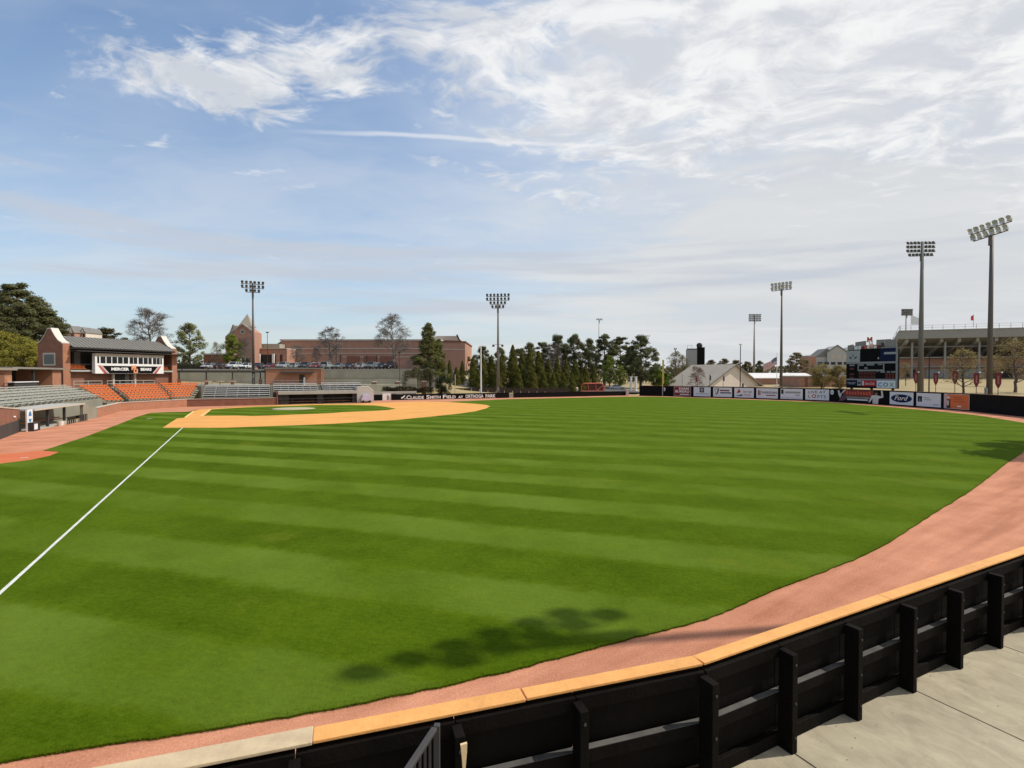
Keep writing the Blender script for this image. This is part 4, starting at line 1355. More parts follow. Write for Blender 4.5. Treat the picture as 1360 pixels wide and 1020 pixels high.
# brick pillars with fence
pilx = [P(497, 515, 111), P(528, 515, 113), P(563, 515, 116)]
for p in pilx:
    t = thing('brick_pillar', 'square brick gate pillar with pale cap behind the foul wall', 'pillar', (p.x, p.y, 0), rl, 'brick pillars of the dark picket fence')
    MB().box(-.4, -.4, 0, .4, .4, 3.55).build('shaft', BRICK, t)
    MB().box(-.5, -.5, 3.55, .5, .5, 3.75).build('pillar_cap', STONE, t)
fe = thing('picket_fence', 'dark metal picket fence between the brick pillars', 'fence', (pilx[0].x, pilx[0].y, 0))
for i in range(2):
    a, b = pilx[i] - pilx[0], pilx[i + 1] - pilx[0]
    a.z = b.z = 0
    dd = (b - a).normalized()
    a, b = a + dd * .45, b - dd * .45
    for z in (1.5, 2.9):
        MB().bar(a + Vector((0, 0, z)), b + Vector((0, 0, z)), .05, .05).build('fence_rail', DGREY, fe)
    k = int((b - a).length / .28)
    for j in range(1, k):
        p = a.lerp(b, j / k)
        MB().bar(p + Vector((0, 0, .9)), p + Vector((0, 0, 3.0)), .03, .03).build('picket', DGREY, fe)

# ------------------------------------------------------------------ banners on the outfield wall
def wall_at(px):
    b = (px - 680.0) / FOC
    for i in range(len(WALL_FAR) - 1):
        (x0_, y0_), (x1_, y1_) = WALL_FAR[i], WALL_FAR[i + 1]
        f0, f1 = x0_ - b * y0_, x1_ - b * y1_
        if f0 * f1 <= 0:
            u = f0 / (f0 - f1)
            return Vector((x0_ + (x1_ - x0_) * u, y0_ + (y1_ - y0_) * u, 0))


def banner(pa, pb_, label, m, z0=.22, z1=2.28, edge=None):
    a, b = wall_at(pa), wall_at(pb_)
    d = (b - a).normalized()
    n = Vector((d.y, -d.x, 0))                 # towards the field
    w = (b - a).length
    sag = max(0.0, max((wall_at(pa + (pb_ - pa) * k / 8) - a).dot(n) for k in range(1, 8)))
    c = a + n * (.05 + sag)
    t = thing('wall_banner', label, 'banner', (c.x, c.y, z0), ang(d), 'advertising banners on the outfield wall')
    MB().box(0, -.02, 0, w, 0, z1 - z0).build('sheet', m, t)
    if edge:
        MB().box(-.05, -.012, -.05, w + .05, -.001, z1 - z0 + .05).build('border', edge, t)
    return t, w, z1 - z0


def disc(cx, cz, rx, rz_, n=18, a0=0, a1=2 * math.pi):
    return [(cx + rx * math.cos(a0 + (a1 - a0) * k / n), cz + rz_ * math.sin(a0 + (a1 - a0) * k / n)) for k in range(n)]


t, w, h = banner(895.5, 917.5, 'dark red banner with bold white FARM BUREAU lettering', REDV, edge=WHITE)
text('FARM', t, w * .60, -.024, h * .68, .5, WHITE, w=w * .58, bold=.02)
text('BUREAU', t, w * .5, -.024, h * .36, .55, WHITE, w=w * .84, bold=.02)
MB().box(w * .36, -.03, h * .11, w * .9, -.021, h * .21).build('text_line', WHITE, t)
t, w, h = banner(921.5, 944, 'white banner with a dark grey square emblem above a thin grey line of text', BANW)
MB().box(w * .36, -.03, h * .42, w * .62, -.021, h * .96).build('square_emblem', DGREY, t)
MB().extr(disc(w * .49, h * .7, w * .07, h * .2), -.036, -.031).build('emblem_swirl', GREYL, t)
MB().box(w * .12, -.03, h * .24, w * .88, -.021, h * .31).build('text_line', GREYL, t)
t, w, h = banner(947.5, 972.5, 'white banner with an outlined shield emblem and two dark text lines', BANW)
MB().extr([(w * .06, h * .85), (w * .32, h * .9), (w * .27, h * .4), (w * .15, h * .18)], -.03, -.021).build('shield', DGREY, t)
MB().extr([(w * .09, h * .8), (w * .24, h * .83), (w * .21, h * .45), (w * .15, h * .3)], -.036, -.031).build('shield_field', BANW, t)
MB().box(w * .36, -.03, h * .62, w * .86, -.021, h * .76).build('text_line', REDV, t)
MB().box(w * .38, -.03, h * .38, w * .95, -.021, h * .5).build('text_line', NAVY, t)
t, w, h = banner(975.5, 1001.5, 'white banner with red triangle over teal wave and Georgia Power text', BANW)
MB().extr([(w * .12, h * .42), (w * .34, h * .55), (w * .25, h * .92)], -.03, -.021).build('red_triangle', COKE, t)
MB().extr([(w * .07, h * .14), (w * .42, h * .14), (w * .42, h * .36), (w * .25, h * .26)], -.03, -.021).build('teal_wave', TEAL, t)
text('Georgia', t, w * .68, -.024, h * .52, .5, TEAL, w=w * .46)
text('Power', t, w * .68, -.024, h * .2, .42, COKE, w=w * .36)
t, w, h = banner(1004.8, 1033.5, 'white banner with dark SHERIDAN lettering and small red mark', BANW)
MB().box(w * .09, -.03, h * .3, w * .15, -.021, h * .8).box(w * .17, -.03, h * .3, w * .20, -.021, h * .8).build('red_mark', REDV, t)
text('SHERIDAN', t, w * .6, -.024, h * .47, .48, DGREY, w=w * .72, bold=.008)
MB().box(w * .46, -.03, h * .26, w * .9, -.021, h * .35).build('text_line', REDV, t)
t, w, h = banner(1037, 1066.5, 'white banner with a black square mark and pale grey text', BANW)
MB().box(w * .03, -.03, h * .5, w * .14, -.021, h * .92).build('square_mark', DARK, t)
MB().box(w * .2, -.03, h * .56, w * .9, -.021, h * .74).build('text_line', GREYL, t)
MB().box(w * .68, -.03, h * .34, w * .88, -.021, h * .44).build('text_line', GREYL, t)
MB().box(w * .05, -.03, h * .1, w * .95, -.021, h * .14).build('text_line', GREYL, t)
t, w, h = banner(1070, 1101.5, 'white banner reading LIVE AT LOFTS with a red ring letter', BANW)
text('LIVE AT', t, w * .5, -.024, h * .62, .5, DGREY, w=w * .72)
text('L', t, w * .17, -.024, h * .2, .58, DGREY)
text('FTS', t, w * .70, -.024, h * .2, .58, DGREY, w=w * .36)
MB().extr(disc(w * .37, h * .36, .40, .36), -.03, -.021).build('red_ring', COKE, t)
MB().extr(disc(w * .37, h * .36, .24, .21), -.036, -.031).build('ring_centre', BANW, t)
t, w, h = banner(1112, 1180.5, 'dark mural banner with red script board and two white-clad ballplayers printed', BLACKW, .06, 2.42)
MB().box(w * .14, -.03, h * .5, w * .74, -.021, h * .97).build('red_board', REDV, t)
for k in range(9):
    MB().box(w * (.20 + k * .056), -.036, h * .62, w * (.235 + k * .056), -.031, h * (.84 if k % 4 else .9)).build('script_letter', REDP, t)
MB().box(w * .2, -.03, h * .34, w * .66, -.021, h * .48).build('grey_field', CONCG, t)
MB().box(w * .22, -.036, h * .2, w * .63, -.031, h * .3).build('white_text_line', BANW, t)
FIG = mat('printed player white', (0.62, 0.60, 0.58), 0.6, 0.12, 2)
SKIN = mat('printed skin tone', (0.30, 0.16, 0.10), 0.6, 0.1, 2)
# leaping player on the left
MB().extr([(w * .02, h * .9), (w * .06, h * .92), (w * .07, h * .62), (w * .14, h * .75), (w * .20, h * 1.0), (w * .16, h * .98), (w * .12, h * .82), (w * .10, h * .5), (w * .07, h * .3), (w * .04, h * .55)], -.044, -.037).build('player_print', FIG, t)
MB().extr([(w * .05, h * .1), (w * .13, h * .1), (w * .2, h * .25), (w * .22, h * .6), (w * .15, h * .55), (w * .1, h * .4)], -.05, -.045).build('player_print', mat('printed dusk purple', (0.12, 0.06, 0.08), 0.6, 0.3, 2), t)
# throwing player on the right
MB().extr([(w * .64, h * .12), (w * .70, h * .62), (w * .78, h * .66), (w * .88, h * .58), (w * .87, h * .98), (w * .90, h * .98), (w * .915, h * .5), (w * .83, h * .40), (w * .82, 0.04), (w * .72, 0.04), (w * .72, h * .4), (w * .67, h * .1)], -.044, -.037).build('player_print', FIG, t)
MB().extr(disc(w * .785, h * .77, .26, .28, 12), -.052, -.045).build('player_print', SKIN, t)
MB().extr(disc(w * .785, h * .86, .27, .16, 12), -.058, -.053).build('player_print', DARK, t)
t, w, h = banner(1182.5, 1214, 'white banner with a blue oval and white Ford script', BANW)
MB().extr(disc(w * .5, h * .5, w * .45, h * .33, 28), -.03, -.021).build('oval_rim', BLUE, t)
MB().extr(disc(w * .5, h * .5, w * .42, h * .295, 28), -.036, -.031).build('oval_field', NAVY, t)
text('Ford', t, w * .5, -.04, h * .36, .72, WHITE, w=w * .58, shear=.35, bold=.012)
t, w, h = banner(1218, 1250.5, 'white banner with a navy square emblem and faint grey text', BANW)
MB().box(w * .06, -.03, h * .34, w * .24, -.021, h * .76).build('square_emblem', NAVY, t)
MB().extr([(w * .12, h * .4), (w * .18, h * .4), (w * .15, h * .66)], -.036, -.031).build('emblem_spire', GREYL, t)
for k, (x0_, x1_, z) in enumerate(((.3, .55, .62), (.34, .62, .48), (.68, .92, .14))):
    MB().box(w * x0_, -.03, h * z, w * x1_, -.021, h * (z + .06)).build('text_line', GREYL, t)
t, w, h = banner(1255, 1288, 'orange banner with a standing figure in white cap printed at one side', ORANGEB, edge=BANW)
MB().box(0, -.03, 0, w * .14, -.021, h).build('pink_edge', mat('pale pink print', (0.62, 0.42, 0.40), 0.6), t)
MB().extr([(w * .1, .02), (w * .27, .02), (w * .25, h * .5), (w * .28, h * .62), (w * .1, h * .62), (w * .13, h * .5)], -.038, -.031).build('figure_print', DARK, t)
MB().extr([(w * .13, h * .2), (w * .2, h * .2), (w * .21, h * .55), (w * .13, h * .55)], -.044, -.039).build('figure_print', FIG, t)
MB().extr(disc(w * .19, h * .76, .26, .2, 12), -.044, -.039).build('figure_print', FIG, t)
MB().box(w * .54, -.03, h * .13, w * .7, -.021, h * .22).build('text_line', BANW, t)
for k in range(3):
    MB().box(w * .4, -.03, h * (.46 + k * .14), w * (.85 - .06 * k), -.021, h * (.52 + k * .14)).build('text_line', mat('deep orange print', (0.50, 0.09, 0.02), 0.6), t)
for px_, lab in ((882.5, 'foul pole'), (1106, 'LOFTS banner')):
    p = wall_at(px_)
    hd = (HOME - p)
    hd.z = 0
    hd.normalize()
    c = p + hd * .09
    t = thing('distance_marker', 'round pale distance disc on the wall beside the ' + lab, 'sign', (c.x, c.y, 1.2 if px_ < 1000 else 1.35), ang(Vector((-hd.y, hd.x, 0))))
    MB().extr(disc(0, .45, .45, .45), -.03, 0).build('disc_plate', BANW, t)
    MB().box(-.26, -.036, .36, .26, -.031, .54).build('number_print', GREYL, t)

fp = wall_at(881)
t = thing('foul_pole', 'tall yellow foul pole at the end of the banner wall', 'pole', (fp.x - .25, fp.y - .25, 0))
MB().tube((0, 0, 0), (0, 0, 2.3), .13, .13, 10).build('base', GREYM, t)
MB().tube((0, 0, 2.3), (0, 0, 8.7), .11, .10, 10).build('pole', YEL, t)
MB().box(.1, -.02, 3.0, .34, .02, 8.6).build('screen', YEL, t)

# ------------------------------------------------------------------ scoreboard
sa, sb_ = Vector((64.3, 102.0, 0)), Vector((68.5, 94.4, 0))
rs = ang(sb_ - sa)
SW = (sb_ - sa).length
sc = thing('scoreboard', 'tall black baseball scoreboard with panels and sponsor strip above the mural', 'scoreboard', (sa.x, sa.y, 0), rs)
kx = SW / 790.0                               # board measured on a 790 x 610 drawing
Z0, Z1 = 2.6, 9.75
kz = (Z1 - Z0) / 610.0
sx_ = lambda u: (u - 110) * kx
szz = lambda v: Z0 + (925 - v) * kz
MB().box(0, 0, Z0, SW, .9, Z1).build('cabinet', BLACKW, sc)
for x in (.8, SW / 2, SW - .8):
    MB().box(x - .15, .25, 0, x + .15, .65, Z0).build('leg', DGREY, sc)
GRYF = mat('scoreboard frame grey', (0.27, 0.27, 0.26), 0.6, 0.08, 1)


def sbp(u0, v0, u1, v1, name, m, par=sc, y=-.02, d=.019):
    return MB().box(sx_(u0), y, szz(v1), sx_(u1), y + d, szz(v0)).build(name, m, par)


sbp(112, 505, 900, 535, 'frame_bar', GRYF)
sbp(112, 775, 890, 798, 'frame_bar', GRYF)
sbp(885, 290, 912, 920, 'frame_bar', GRYF, y=-.03, d=.029)
sbp(300, 540, 316, 650, 'frame_bar', GRYF)
sbp(316, 630, 716, 655, 'frame_bar', GRYF)
sbp(698, 540, 716, 629, 'frame_bar', GRYF)
pn = sbp(112, 322, 335, 504, 'emblem_panel', mat('pale panel', (0.36, 0.375, 0.36), 0.6, 0.05, 1), d=.018)
sx1, sz1 = sx_(222), szz(420)
MB().extr([(sx1 - .75, sz1 + .1), (sx1 - .3, sz1 - .1), (sx1 - .2, sz1 - .5), (sx1 - .6, sz1 - .25)], -.03, -.021).build('emblem', DARK, pn)
MB().extr([(sx1 + .75, sz1 + .1), (sx1 + .6, sz1 - .25), (sx1 + .2, sz1 - .5), (sx1 + .3, sz1 - .1)], -.03, -.021).build('emblem', DARK, pn)
MB().extr([(sx1 - .1, sz1 + .35), (sx1 + .1, sz1 + .35), (sx1 + .05, sz1 - .05), (sx1 - .05, sz1 - .05)], -.03, -.021).build('emblem', DARK, pn)
MB().box(sx1 - .75, -.03, sz1 + .48, sx1 + .75, -.021, sz1 + .66).build('text_line', GREYL, pn)
vs = sbp(342, 300, 884, 504, 'video_screen', NAVY, d=.018)
sbp(342, 300, 650, 504, 'screen_half', BLACKW, vs, y=-.026, d=.005)
sbp(710, 362, 884, 395, 'text_line', GREYL, vs, y=-.026, d=.005)
sbp(615, 440, 635, 465, 'screen_mark', STONE, vs, y=-.034, d=.005)
for (u0, v0, u1, v1) in ((165, 545, 250, 570), (318, 540, 400, 568), (442, 537, 565, 565), (618, 540, 690, 560), (408, 590, 460, 618), (660, 655, 730, 680), (755, 655, 805, 680), (818, 655, 882, 680), (600, 655, 622, 670)):
    sbp(u0, v0, u1, v1, 'caption_plate', mat('caption grey', (0.22, 0.22, 0.22), .6), y=-.028, d=.007)
DIG = mat('unlit red digits', (0.13, 0.022, 0.016), 0.5, 0.2, 2)
for r_ in range(2):
    for c_ in range(10):
        sbp(320 + c_ * 27, 665 + r_ * 56, 338 + c_ * 27, 710 + r_ * 56, 'digit', DIG, y=-.028, d=.007)
    for c_ in range(3):
        sbp(735 + c_ * 48, 690 + r_ * 42, 770 + c_ * 48, 725 + r_ * 42, 'digit', DIG, y=-.028, d=.007)
for v in (600, 690, 745):
    sbp(170, v, 240, v + 28, 'digit', DIG, y=-.028, d=.007)
st_ = sbp(112, 805, 290, 885, 'sponsor_strip', NAVY)
text('TRUIST', st_, (sx_(112) + sx_(290)) / 2, -.03, szz(865), .4, GREYL, w=1.55, bold=.01)
s2_ = sbp(296, 800, 362, 885, 'sponsor_strip', GREYL)
sbp(306, 825, 350, 860, 'strip_mark', DGREY, s2_, y=-.03, d=.009)
s3_ = sbp(368, 800, 598, 892, 'sponsor_strip', COKE)
text('Coca-Cola', s3_, sx_(492), -.03, szz(868), .46, WHITE, w=1.6, shear=.3)
sbp(380, 810, 400, 880, 'strip_mark', WHITE, s3_, y=-.03, d=.009)
s4_ = sbp(604, 800, 884, 915, 'sponsor_strip', BANW)
text('C', s4_, sx_(655), -.03, szz(893), .72, BLUE, w=.66, bold=.02)
text('O', s4_, sx_(740), -.03, szz(893), .72, TEAL, w=.8, bold=.02)
text('X', s4_, sx_(830), -.03, szz(893), .72, GREENP, w=.72, bold=.02)
# arched header
PLT = mat('grey header plate', (0.27, 0.245, 0.23), 0.6, 0.12, 1.2)
PNK = mat('salmon print', (0.66, 0.36, 0.30), 0.6, 0.12, 1.2)
hdz = lambda v: Z1 + (310 - v) * kz * .95
for (u0, u1, v0, v1) in ((118, 215, 215, 300), (222, 245, 235, 300), (245, 420, 165, 240), (580, 700, 150, 245), (705, 800, 150, 262), (800, 885, 160, 268)):
    MB().extr([(sx_(u0), hdz(v1 + 8)), (sx_(u1), hdz(v1)), (sx_(u1), hdz(v0 - 8 if u0 < 450 else v0)), (sx_(u0), hdz(v0 + 8 if u0 < 450 else v0))], .2, .3).build('header_plate', PLT, sc)
for k, (u0, u1, v0, v1) in enumerate(((235, 290, 245, 300), (300, 345, 238, 300), (350, 390, 255, 298), (395, 430, 240, 298), (440, 480, 228, 290), (485, 545, 215, 290), (550, 590, 250, 290), (596, 645, 240, 285), (660, 700, 205, 270))):
    MB().box(sx_(u0), .1, hdz(v1), sx_(u1), .18, hdz(v0)).build('header_letter', (WHITE, WHITE, REDV, REDP, WHITE, PNK, WHITE, REDV, DGREY)[k], sc)
MB().box(sx_(118), .31, Z1, sx_(885), .38, Z1 + .9).build('header_frame', GREYM, sc)
cx_ = sx_(485)
MB().extr([(cx_ - .45, hdz(185)), (cx_ - .45, hdz(100)), (cx_ - .2, hdz(100)), (cx_, hdz(135)), (cx_ + .2, hdz(100)), (cx_ + .45, hdz(100)), (cx_ + .45, hdz(185)), (cx_ + .22, hdz(185)), (cx_ + .22, hdz(150)), (cx_, hdz(178)), (cx_ - .22, hdz(150)), (cx_ - .22, hdz(185))], .0, .08).build('letter_logo', REDP, sc)
MB().extr([(cx_ - .1, hdz(225)), (cx_ - .1, hdz(155)), (cx_ + .15, hdz(155)), (cx_ + .15, hdz(205)), (cx_ + .4, hdz(205)), (cx_ + .4, hdz(155)), (cx_ + .6, hdz(155)), (cx_ + .6, hdz(225))], -.1, -.02).build('letter_logo', WHITE, sc)

# ------------------------------------------------------------------ light poles
def lamp_mesh(face):
    """floodlight: bowl with visor, aiming along -y and down"""
    mb = MB()
    prof = [(.08, .30), (.16, .22), (.24, .10), (.27, 0.0)]
    n = 10
    b = len(mb.v)
    for r_, yy in prof:
        for i in range(n):
            t_ = 2 * math.pi * i / n
            mb.v.append((r_ * math.cos(t_), yy - .12 * 0, r_ * math.sin(t_)))
    for k in range(3):
        for i in range(n):
            j = (i + 1) % n
            mb.f.append((b + k * n + i, b + k * n + j, b + (k + 1) * n + j, b + (k + 1) * n + i))
    mb.f.append(tuple(b + 3 * n + i for i in range(n)))
    mb.f.append(tuple(b + i for i in range(n)))
    # visor
    mb.poly([(-.27, 0, .02), (.27, 0, .02), (.22, -.28, .16), (-.22, -.28, .16)])
    mb.poly([(-.22, 0, .26), (.22, 0, .26), (.2, -.3, .22), (-.2, -.3, .22)])
    mb.bar((0, .2, 0), (0, .2, -.3), .05)
    m = mb.mesh('floodlight')
    m.materials.append(LAMPF if not face else LAMPW)
    return m


LM = {False: lamp_mesh(False), True: lamp_mesh(True)}
LM['round'] = MB().lathe([(.05, -.2), (.26, -.12), (.30, 0), (.26, .1), (.05, .16)], 12).mesh('floodlight')
LM['round'].materials.append(LAMPF)


def light_pole(loc, top, label, rows, gap, dz, rz, m=POLEM, r0=.32, r1=.14, white=False, tilt=-25, ls=1.0, group=None, arm=.12):
    t = thing('light_pole', label, 'light pole', loc, rz, group)
    h = top - loc[2]
    MB().tube((0, 0, 0), (0, 0, h), r0, r1, 12).build('pole', m, t, smooth=True)
    for i, n in enumerate(rows):
        z = h - .35 - i * dz
        wd_ = (n - 1) * gap
        ca = MB().box(-wd_ / 2 - .2, -.28, z - arm / 2, wd_ / 2 + .2, -.28 + arm, z + arm / 2).build('cross_arm', m, t)
        for k in range(n):
            o = link('floodlight', LM[white], ca, (-wd_ / 2 + k * gap, -.45, z + .28 * ls))
            o.rotation_euler = (R(tilt), 0, R(rnd.uniform(-14, 14)))
            o.scale = (ls, ls, ls)
    MB().box(-.2, -.32, h - .6 - len(rows) * dz, .2, -.14, h - .2 - (len(rows) - 1) * dz).build('ballast_box', m, t)
    MB().box(-.18, -r0 - .16, 1.2, .18, -r0 + .02, 2.1).build('service_box', GREYM, t)
    return t


def face_field(p):
    d = Vector((-15, 75, 0)) - Vector((p[0], p[1], 0))
    return math.atan2(d.y, d.x) + math.pi / 2


def pole_at(px, py_top, dist, z0, label, rows, gap, dz, rz=None, **kw):
    p = P(px, py_top, dist)
    return light_pole((p.x, p.y, z0), p.z, label, rows, gap, dz, face_field(p) if rz is None else rz, **kw)


pole_at(335.6, 375.5, 112, CZ, 'brown floodlight pole with three rows of lamps above the dark canopy', [6, 6, 4], .78, .85, rz=R(25))
pole_at(661.5, 392, 118.5, 0.2, 'floodlight pole with four lamp rows behind the lettered foul wall', [7, 7, 5, 4], .80, .85, rz=R(-6), m=POLEC, r0=.36)
lp661 = P(661.5, 459, 118.5)
t = thing('area_light', 'pair of small black lamps on a bracket halfway up the pole behind the foul wall', 'lamp', (lp661.x, lp661.y, lp661.z - .35))
MB().bar((-1.1, 0, .6), (1.1, 0, .6), .07).build('bracket', POLEC, t)
for x in (-1.05, .95):
    MB().box(x - .25, -.3, .1, x + .25, .2, .5).build('lamp_head', DARK, t)
pole_at(1038.5, 378, 122, 0.4, 'dark floodlight pole with pale lamps behind the SHERIDAN banner', [6, 6], .78, .95, rz=R(-45), r0=.36, white=True, ls=1.3)
pole_at(1225, 321, 96, 2.0, 'thick grey floodlight pole with four rows of dark lamps beside the scoreboard', [8, 8, 8, 7], .62, .72, rz=R(175), m=POLEC, r0=.5, r1=.22)
pole_at(1317.5, 300, 74, 1.2, 'brown floodlight pole with two long slanting lamp rows behind the plain black wall', [7, 6], 1.1, 1.05, rz=R(-95), r0=.37, r1=.20, white=True, ls=1.35)
pole_at(1002, 418, 210, 3.5, 'distant grey floodlight pole with a square lamp panel behind the field house', [9, 9, 9, 9], .55, .75, rz=R(0), m=STADC, r0=.5, ls=.9)
pole_at(1203.5, 411, 175, 4.5, 'distant floodlight panel standing behind the football stadium end', [9, 9, 9, 9], .42, .55, rz=R(0), m=STADC, r0=.25, ls=.75)
pole_at(795.5, 424, 230, 1.6, 'thin distant light pole above the pine tops', [4], .8, 1.0, rz=R(20), m=STADC, r0=.22, r1=.12)
pole_at(858, 446, 240, 1.6, 'thin distant light pole beside the tall dark pine', [4, 3], .9, 1.1, rz=R(0), m=STADC, r0=.22, r1=.12, white=True)
pole_at(896.5, 463, 240, 2, 'short distant light pole left of the black sign tower', [2], .8, 1.0, rz=R(0), m=STADC, r0=.2, r1=.12)
# the pole on the plaza side whose lamp bank throws its shadow on the turf
SH = Vector((-SUN_H.x, -SUN_H.y, 0))
c = Vector((-.05, 9.75, 0)) - SH * (23.4 / math.tan(SUN_EL))
light_pole((c.x, c.y, 0), 24.0, 'tall floodlight pole behind the plaza throwing its lamp shadow on the near turf', [6, 5], .86, 1.5, ang(Vector((.856, .517, 0))) + math.pi, r0=.26, r1=.12, tilt=-50, ls=1.12, white='round', arm=.05)


def street_lamp(px, py, dist, z0, label, arm=1.0, m=DGREY, head=DGREY, r=.09):
    p = P(px, py, dist)
    t = thing('street_lamp', label, 'street lamp', (p.x, p.y, z0))
    h = p.z - z0
    MB().tube((0, 0, 0), (0, 0, h), r, r * .75, 8).build('pole', m, t)
    MB().box(-.35 * arm, -.25, h - .1, .35 * arm, .25, h + .15).build('lamp_head', head, t)
    return t


street_lamp(355, 441.5, 150, LZ, 'dark car park lamp post in front of the tan annex roof')
street_lamp(446.5, 444, 140, LZ, 'dark car park lamp post beside a bare tree in front of the long brick hall')
street_lamp(530.5, 468, 113, .5, 'slim dark lamp post standing by the brick pillar', r=.07)
street_lamp(983.5, 457.5, 136, 1.2, 'dark lamp post with pale head in front of the field house gable', m=DARK, head=WHITE, r=.13)
street_lamp(1234.5, 464, 90, 1.4, 'slim black post standing beside the thick grey floodlight pole', m=DARK, head=DARK, r=.10, arm=.8)
for k, (px_, py_, d_) in enumerate(((604.5, 498, 121), (582, 500, 123), (592.5, 500, 124))):
    p = P(px_, py_, d_)
    t = thing('fence_post', 'short pale steel post by the dark round shrub', 'post', (p.x, p.y, .3), 0, 'pale posts by the shrub')
    MB().tube((0, 0, 0), (0, 0, p.z - .3), .09, .09, 8).build('shaft', STONE, t)
    MB().lathe([(.11, 0), (.08, .06), (.02, .1)], 8).build('post_cap', STONE, t, loc=(0, 0, p.z - .3))
p = P(638.7, 460, 117)
t = thing('white_pole', 'tall bare white pole behind the lettered foul wall', 'pole', (p.x, p.y, .2))
MB().tube((0, 0, 0), (0, 0, p.z - .2), .19, .13, 10).build('shaft', WHITE, t)
MB().lathe([(.15, 0), (.17, .08), (.05, .2)], 10).build('finial', WHITE, t, loc=(0, 0, p.z - .2))
pd = G(639, 527, .2)

# ------------------------------------------------------------------ flags
def make_flag_us():
    """waving flag, drooping from its pole; local x away from the pole"""
    p = P(1031.5, 474, 150)
    t = thing('flag_pole', 'white flagpole flying a striped flag beside the dark floodlight pole', 'flagpole', (p.x + .1, p.y, 1.0))
    h = p.z - 1.0 + .9
    MB().tube((0, 0, 0), (0, 0, h), .10, .06, 10).build('pole', WHITE, t)
    MB().lathe([(.02, 0), (.12, .1), (.02, .22)], 10).build('finial', YEL, t, loc=(0, 0, h))
    fl = thing('flag', 'red and white striped flag with blue starred corner flying from the white pole', 'flag', (p.x + .05, p.y - .06, p.z))
    n = 14
    Lf, Hf = 4.3, 2.15

    def pt(u, v):
        x = -.05 - u * Lf * .86
        z = -v * Hf - u * 2.25 + .10 * math.sin(u * 9)
        y = .22 * math.sin(u * 8 + v * 1.5) * u ** .5
        return (x, y, z)
    WH, RE = mat('flag white', (0.70, 0.68, 0.66), 0.8, 0.05, 1), mat('flag red', (0.42, 0.045, 0.05), 0.8, 0.08, 1)
    for s_ in range(13):
        mb = MB()
        u0 = 0.40 if s_ < 7 else 0.0
        for k in range(n):
            ua, ub = u0 + (1 - u0) * k / n, u0 + (1 - u0) * (k + 1) / n
            mb.poly([pt(ua, s_ / 13), pt(ub, s_ / 13), pt(ub, (s_ + 1) / 13), pt(ua, (s_ + 1) / 13)])
        mb.build('stripe', RE if s_ % 2 == 0 else WH, fl)
    mb = MB()
    for k in range(6):
        ua, ub = .4 * k / 6, .4 * (k + 1) / 6
        mb.poly([pt(ua, 0), pt(ub, 0), pt(ub, 7 / 13), pt(ua, 7 / 13)])
    mb.build('canton', mat('flag blue', (0.035, 0.05, 0.14), 0.8, 0.08, 1), fl)
    mb = MB()
    for r_ in range(5):
        for c_ in range(6):
            x, y, z = pt(.4 * (c_ + .5) / 6, 7 / 13 * (r_ + .5) / 5)
            mb.extr([(x + .06 * math.cos(q_) , z + .06 * math.sin(q_)) for q_ in [k * math.pi / 3 for k in range(6)]], y - .03, y - .02)
    tag(mb.build('stars', WH, fl), kind='stuff')


make_flag_us()
for k, (px_, py_, d_, m, lab) in enumerate(((906, 497, 134, DGREY, 'grey'), (924, 499, 133, REDV, 'dark red'), (942.5, 497, 130, DGREY, 'charcoal'), (960.5, 498, 128, mat('flag indigo', (0.05, 0.05, 0.22), 0.7), 'indigo'))):
    p = P(px_, py_, d_)
    t = thing('banner_flag', 'small ' + lab + ' furled flag on a thin pole above the banner wall', 'flag', (p.x, p.y, .4))
    h = p.z - .4
    MB().tube((0, 0, 0), (0, 0, h), .05, .04, 6).build('pole', DGREY, t)
    if k:
        MB().prism([(0, -.05), (.35, -.02), (.4, .1), (.05, .08)], h - 1.5, [h - .1, h - .5, h - .5, h - .1]).build('cloth', m, t)
for k, px_ in enumerate((1216.5, 1243, 1268.5, 1297, 1326)):
    p = P(px_, (495, 495.5, 493, 495.5, 495.5)[k], (92, 88, 84, 79, 74)[k])
    z0 = terrain_z(p.x, p.y)
    t = thing('pennant_banner', ('first', 'second', 'third', 'fourth', 'fifth')[k] + ' dark red pointed pennant on the dry lawn counted from the scoreboard', 'banner', (p.x, p.y, z0), R(-35), 'red pennants along the dry lawn')
    h = p.z - z0
    s_ = (.92, .95, 1.0, 1.0, 1.02)[k]
    MB().tube((0, .05, 0), (0, .05, h), .045, .04, 6).build('post', DGREY, t)
    cl = MB().extr([(-.32 * s_, h), (.32 * s_, h), (.32 * s_, h - 1.45 * s_), (.08, h - 2.05 * s_), (-.08, h - 2.05 * s_), (-.32 * s_, h - 1.45 * s_)], -.03, 0).build('cloth', REDV, t)
    MB().box(-.09, -.04, h - 1.5 * s_, .09, -.031, h - .35).build('print', mat('faded pink print', (0.42, 0.16, 0.17), 0.7), cl)
    MB().lathe([(.1, 0), (.13, .1), (.03, .2)], 8).build('finial', WHITE, t, loc=(.36, 0, h))

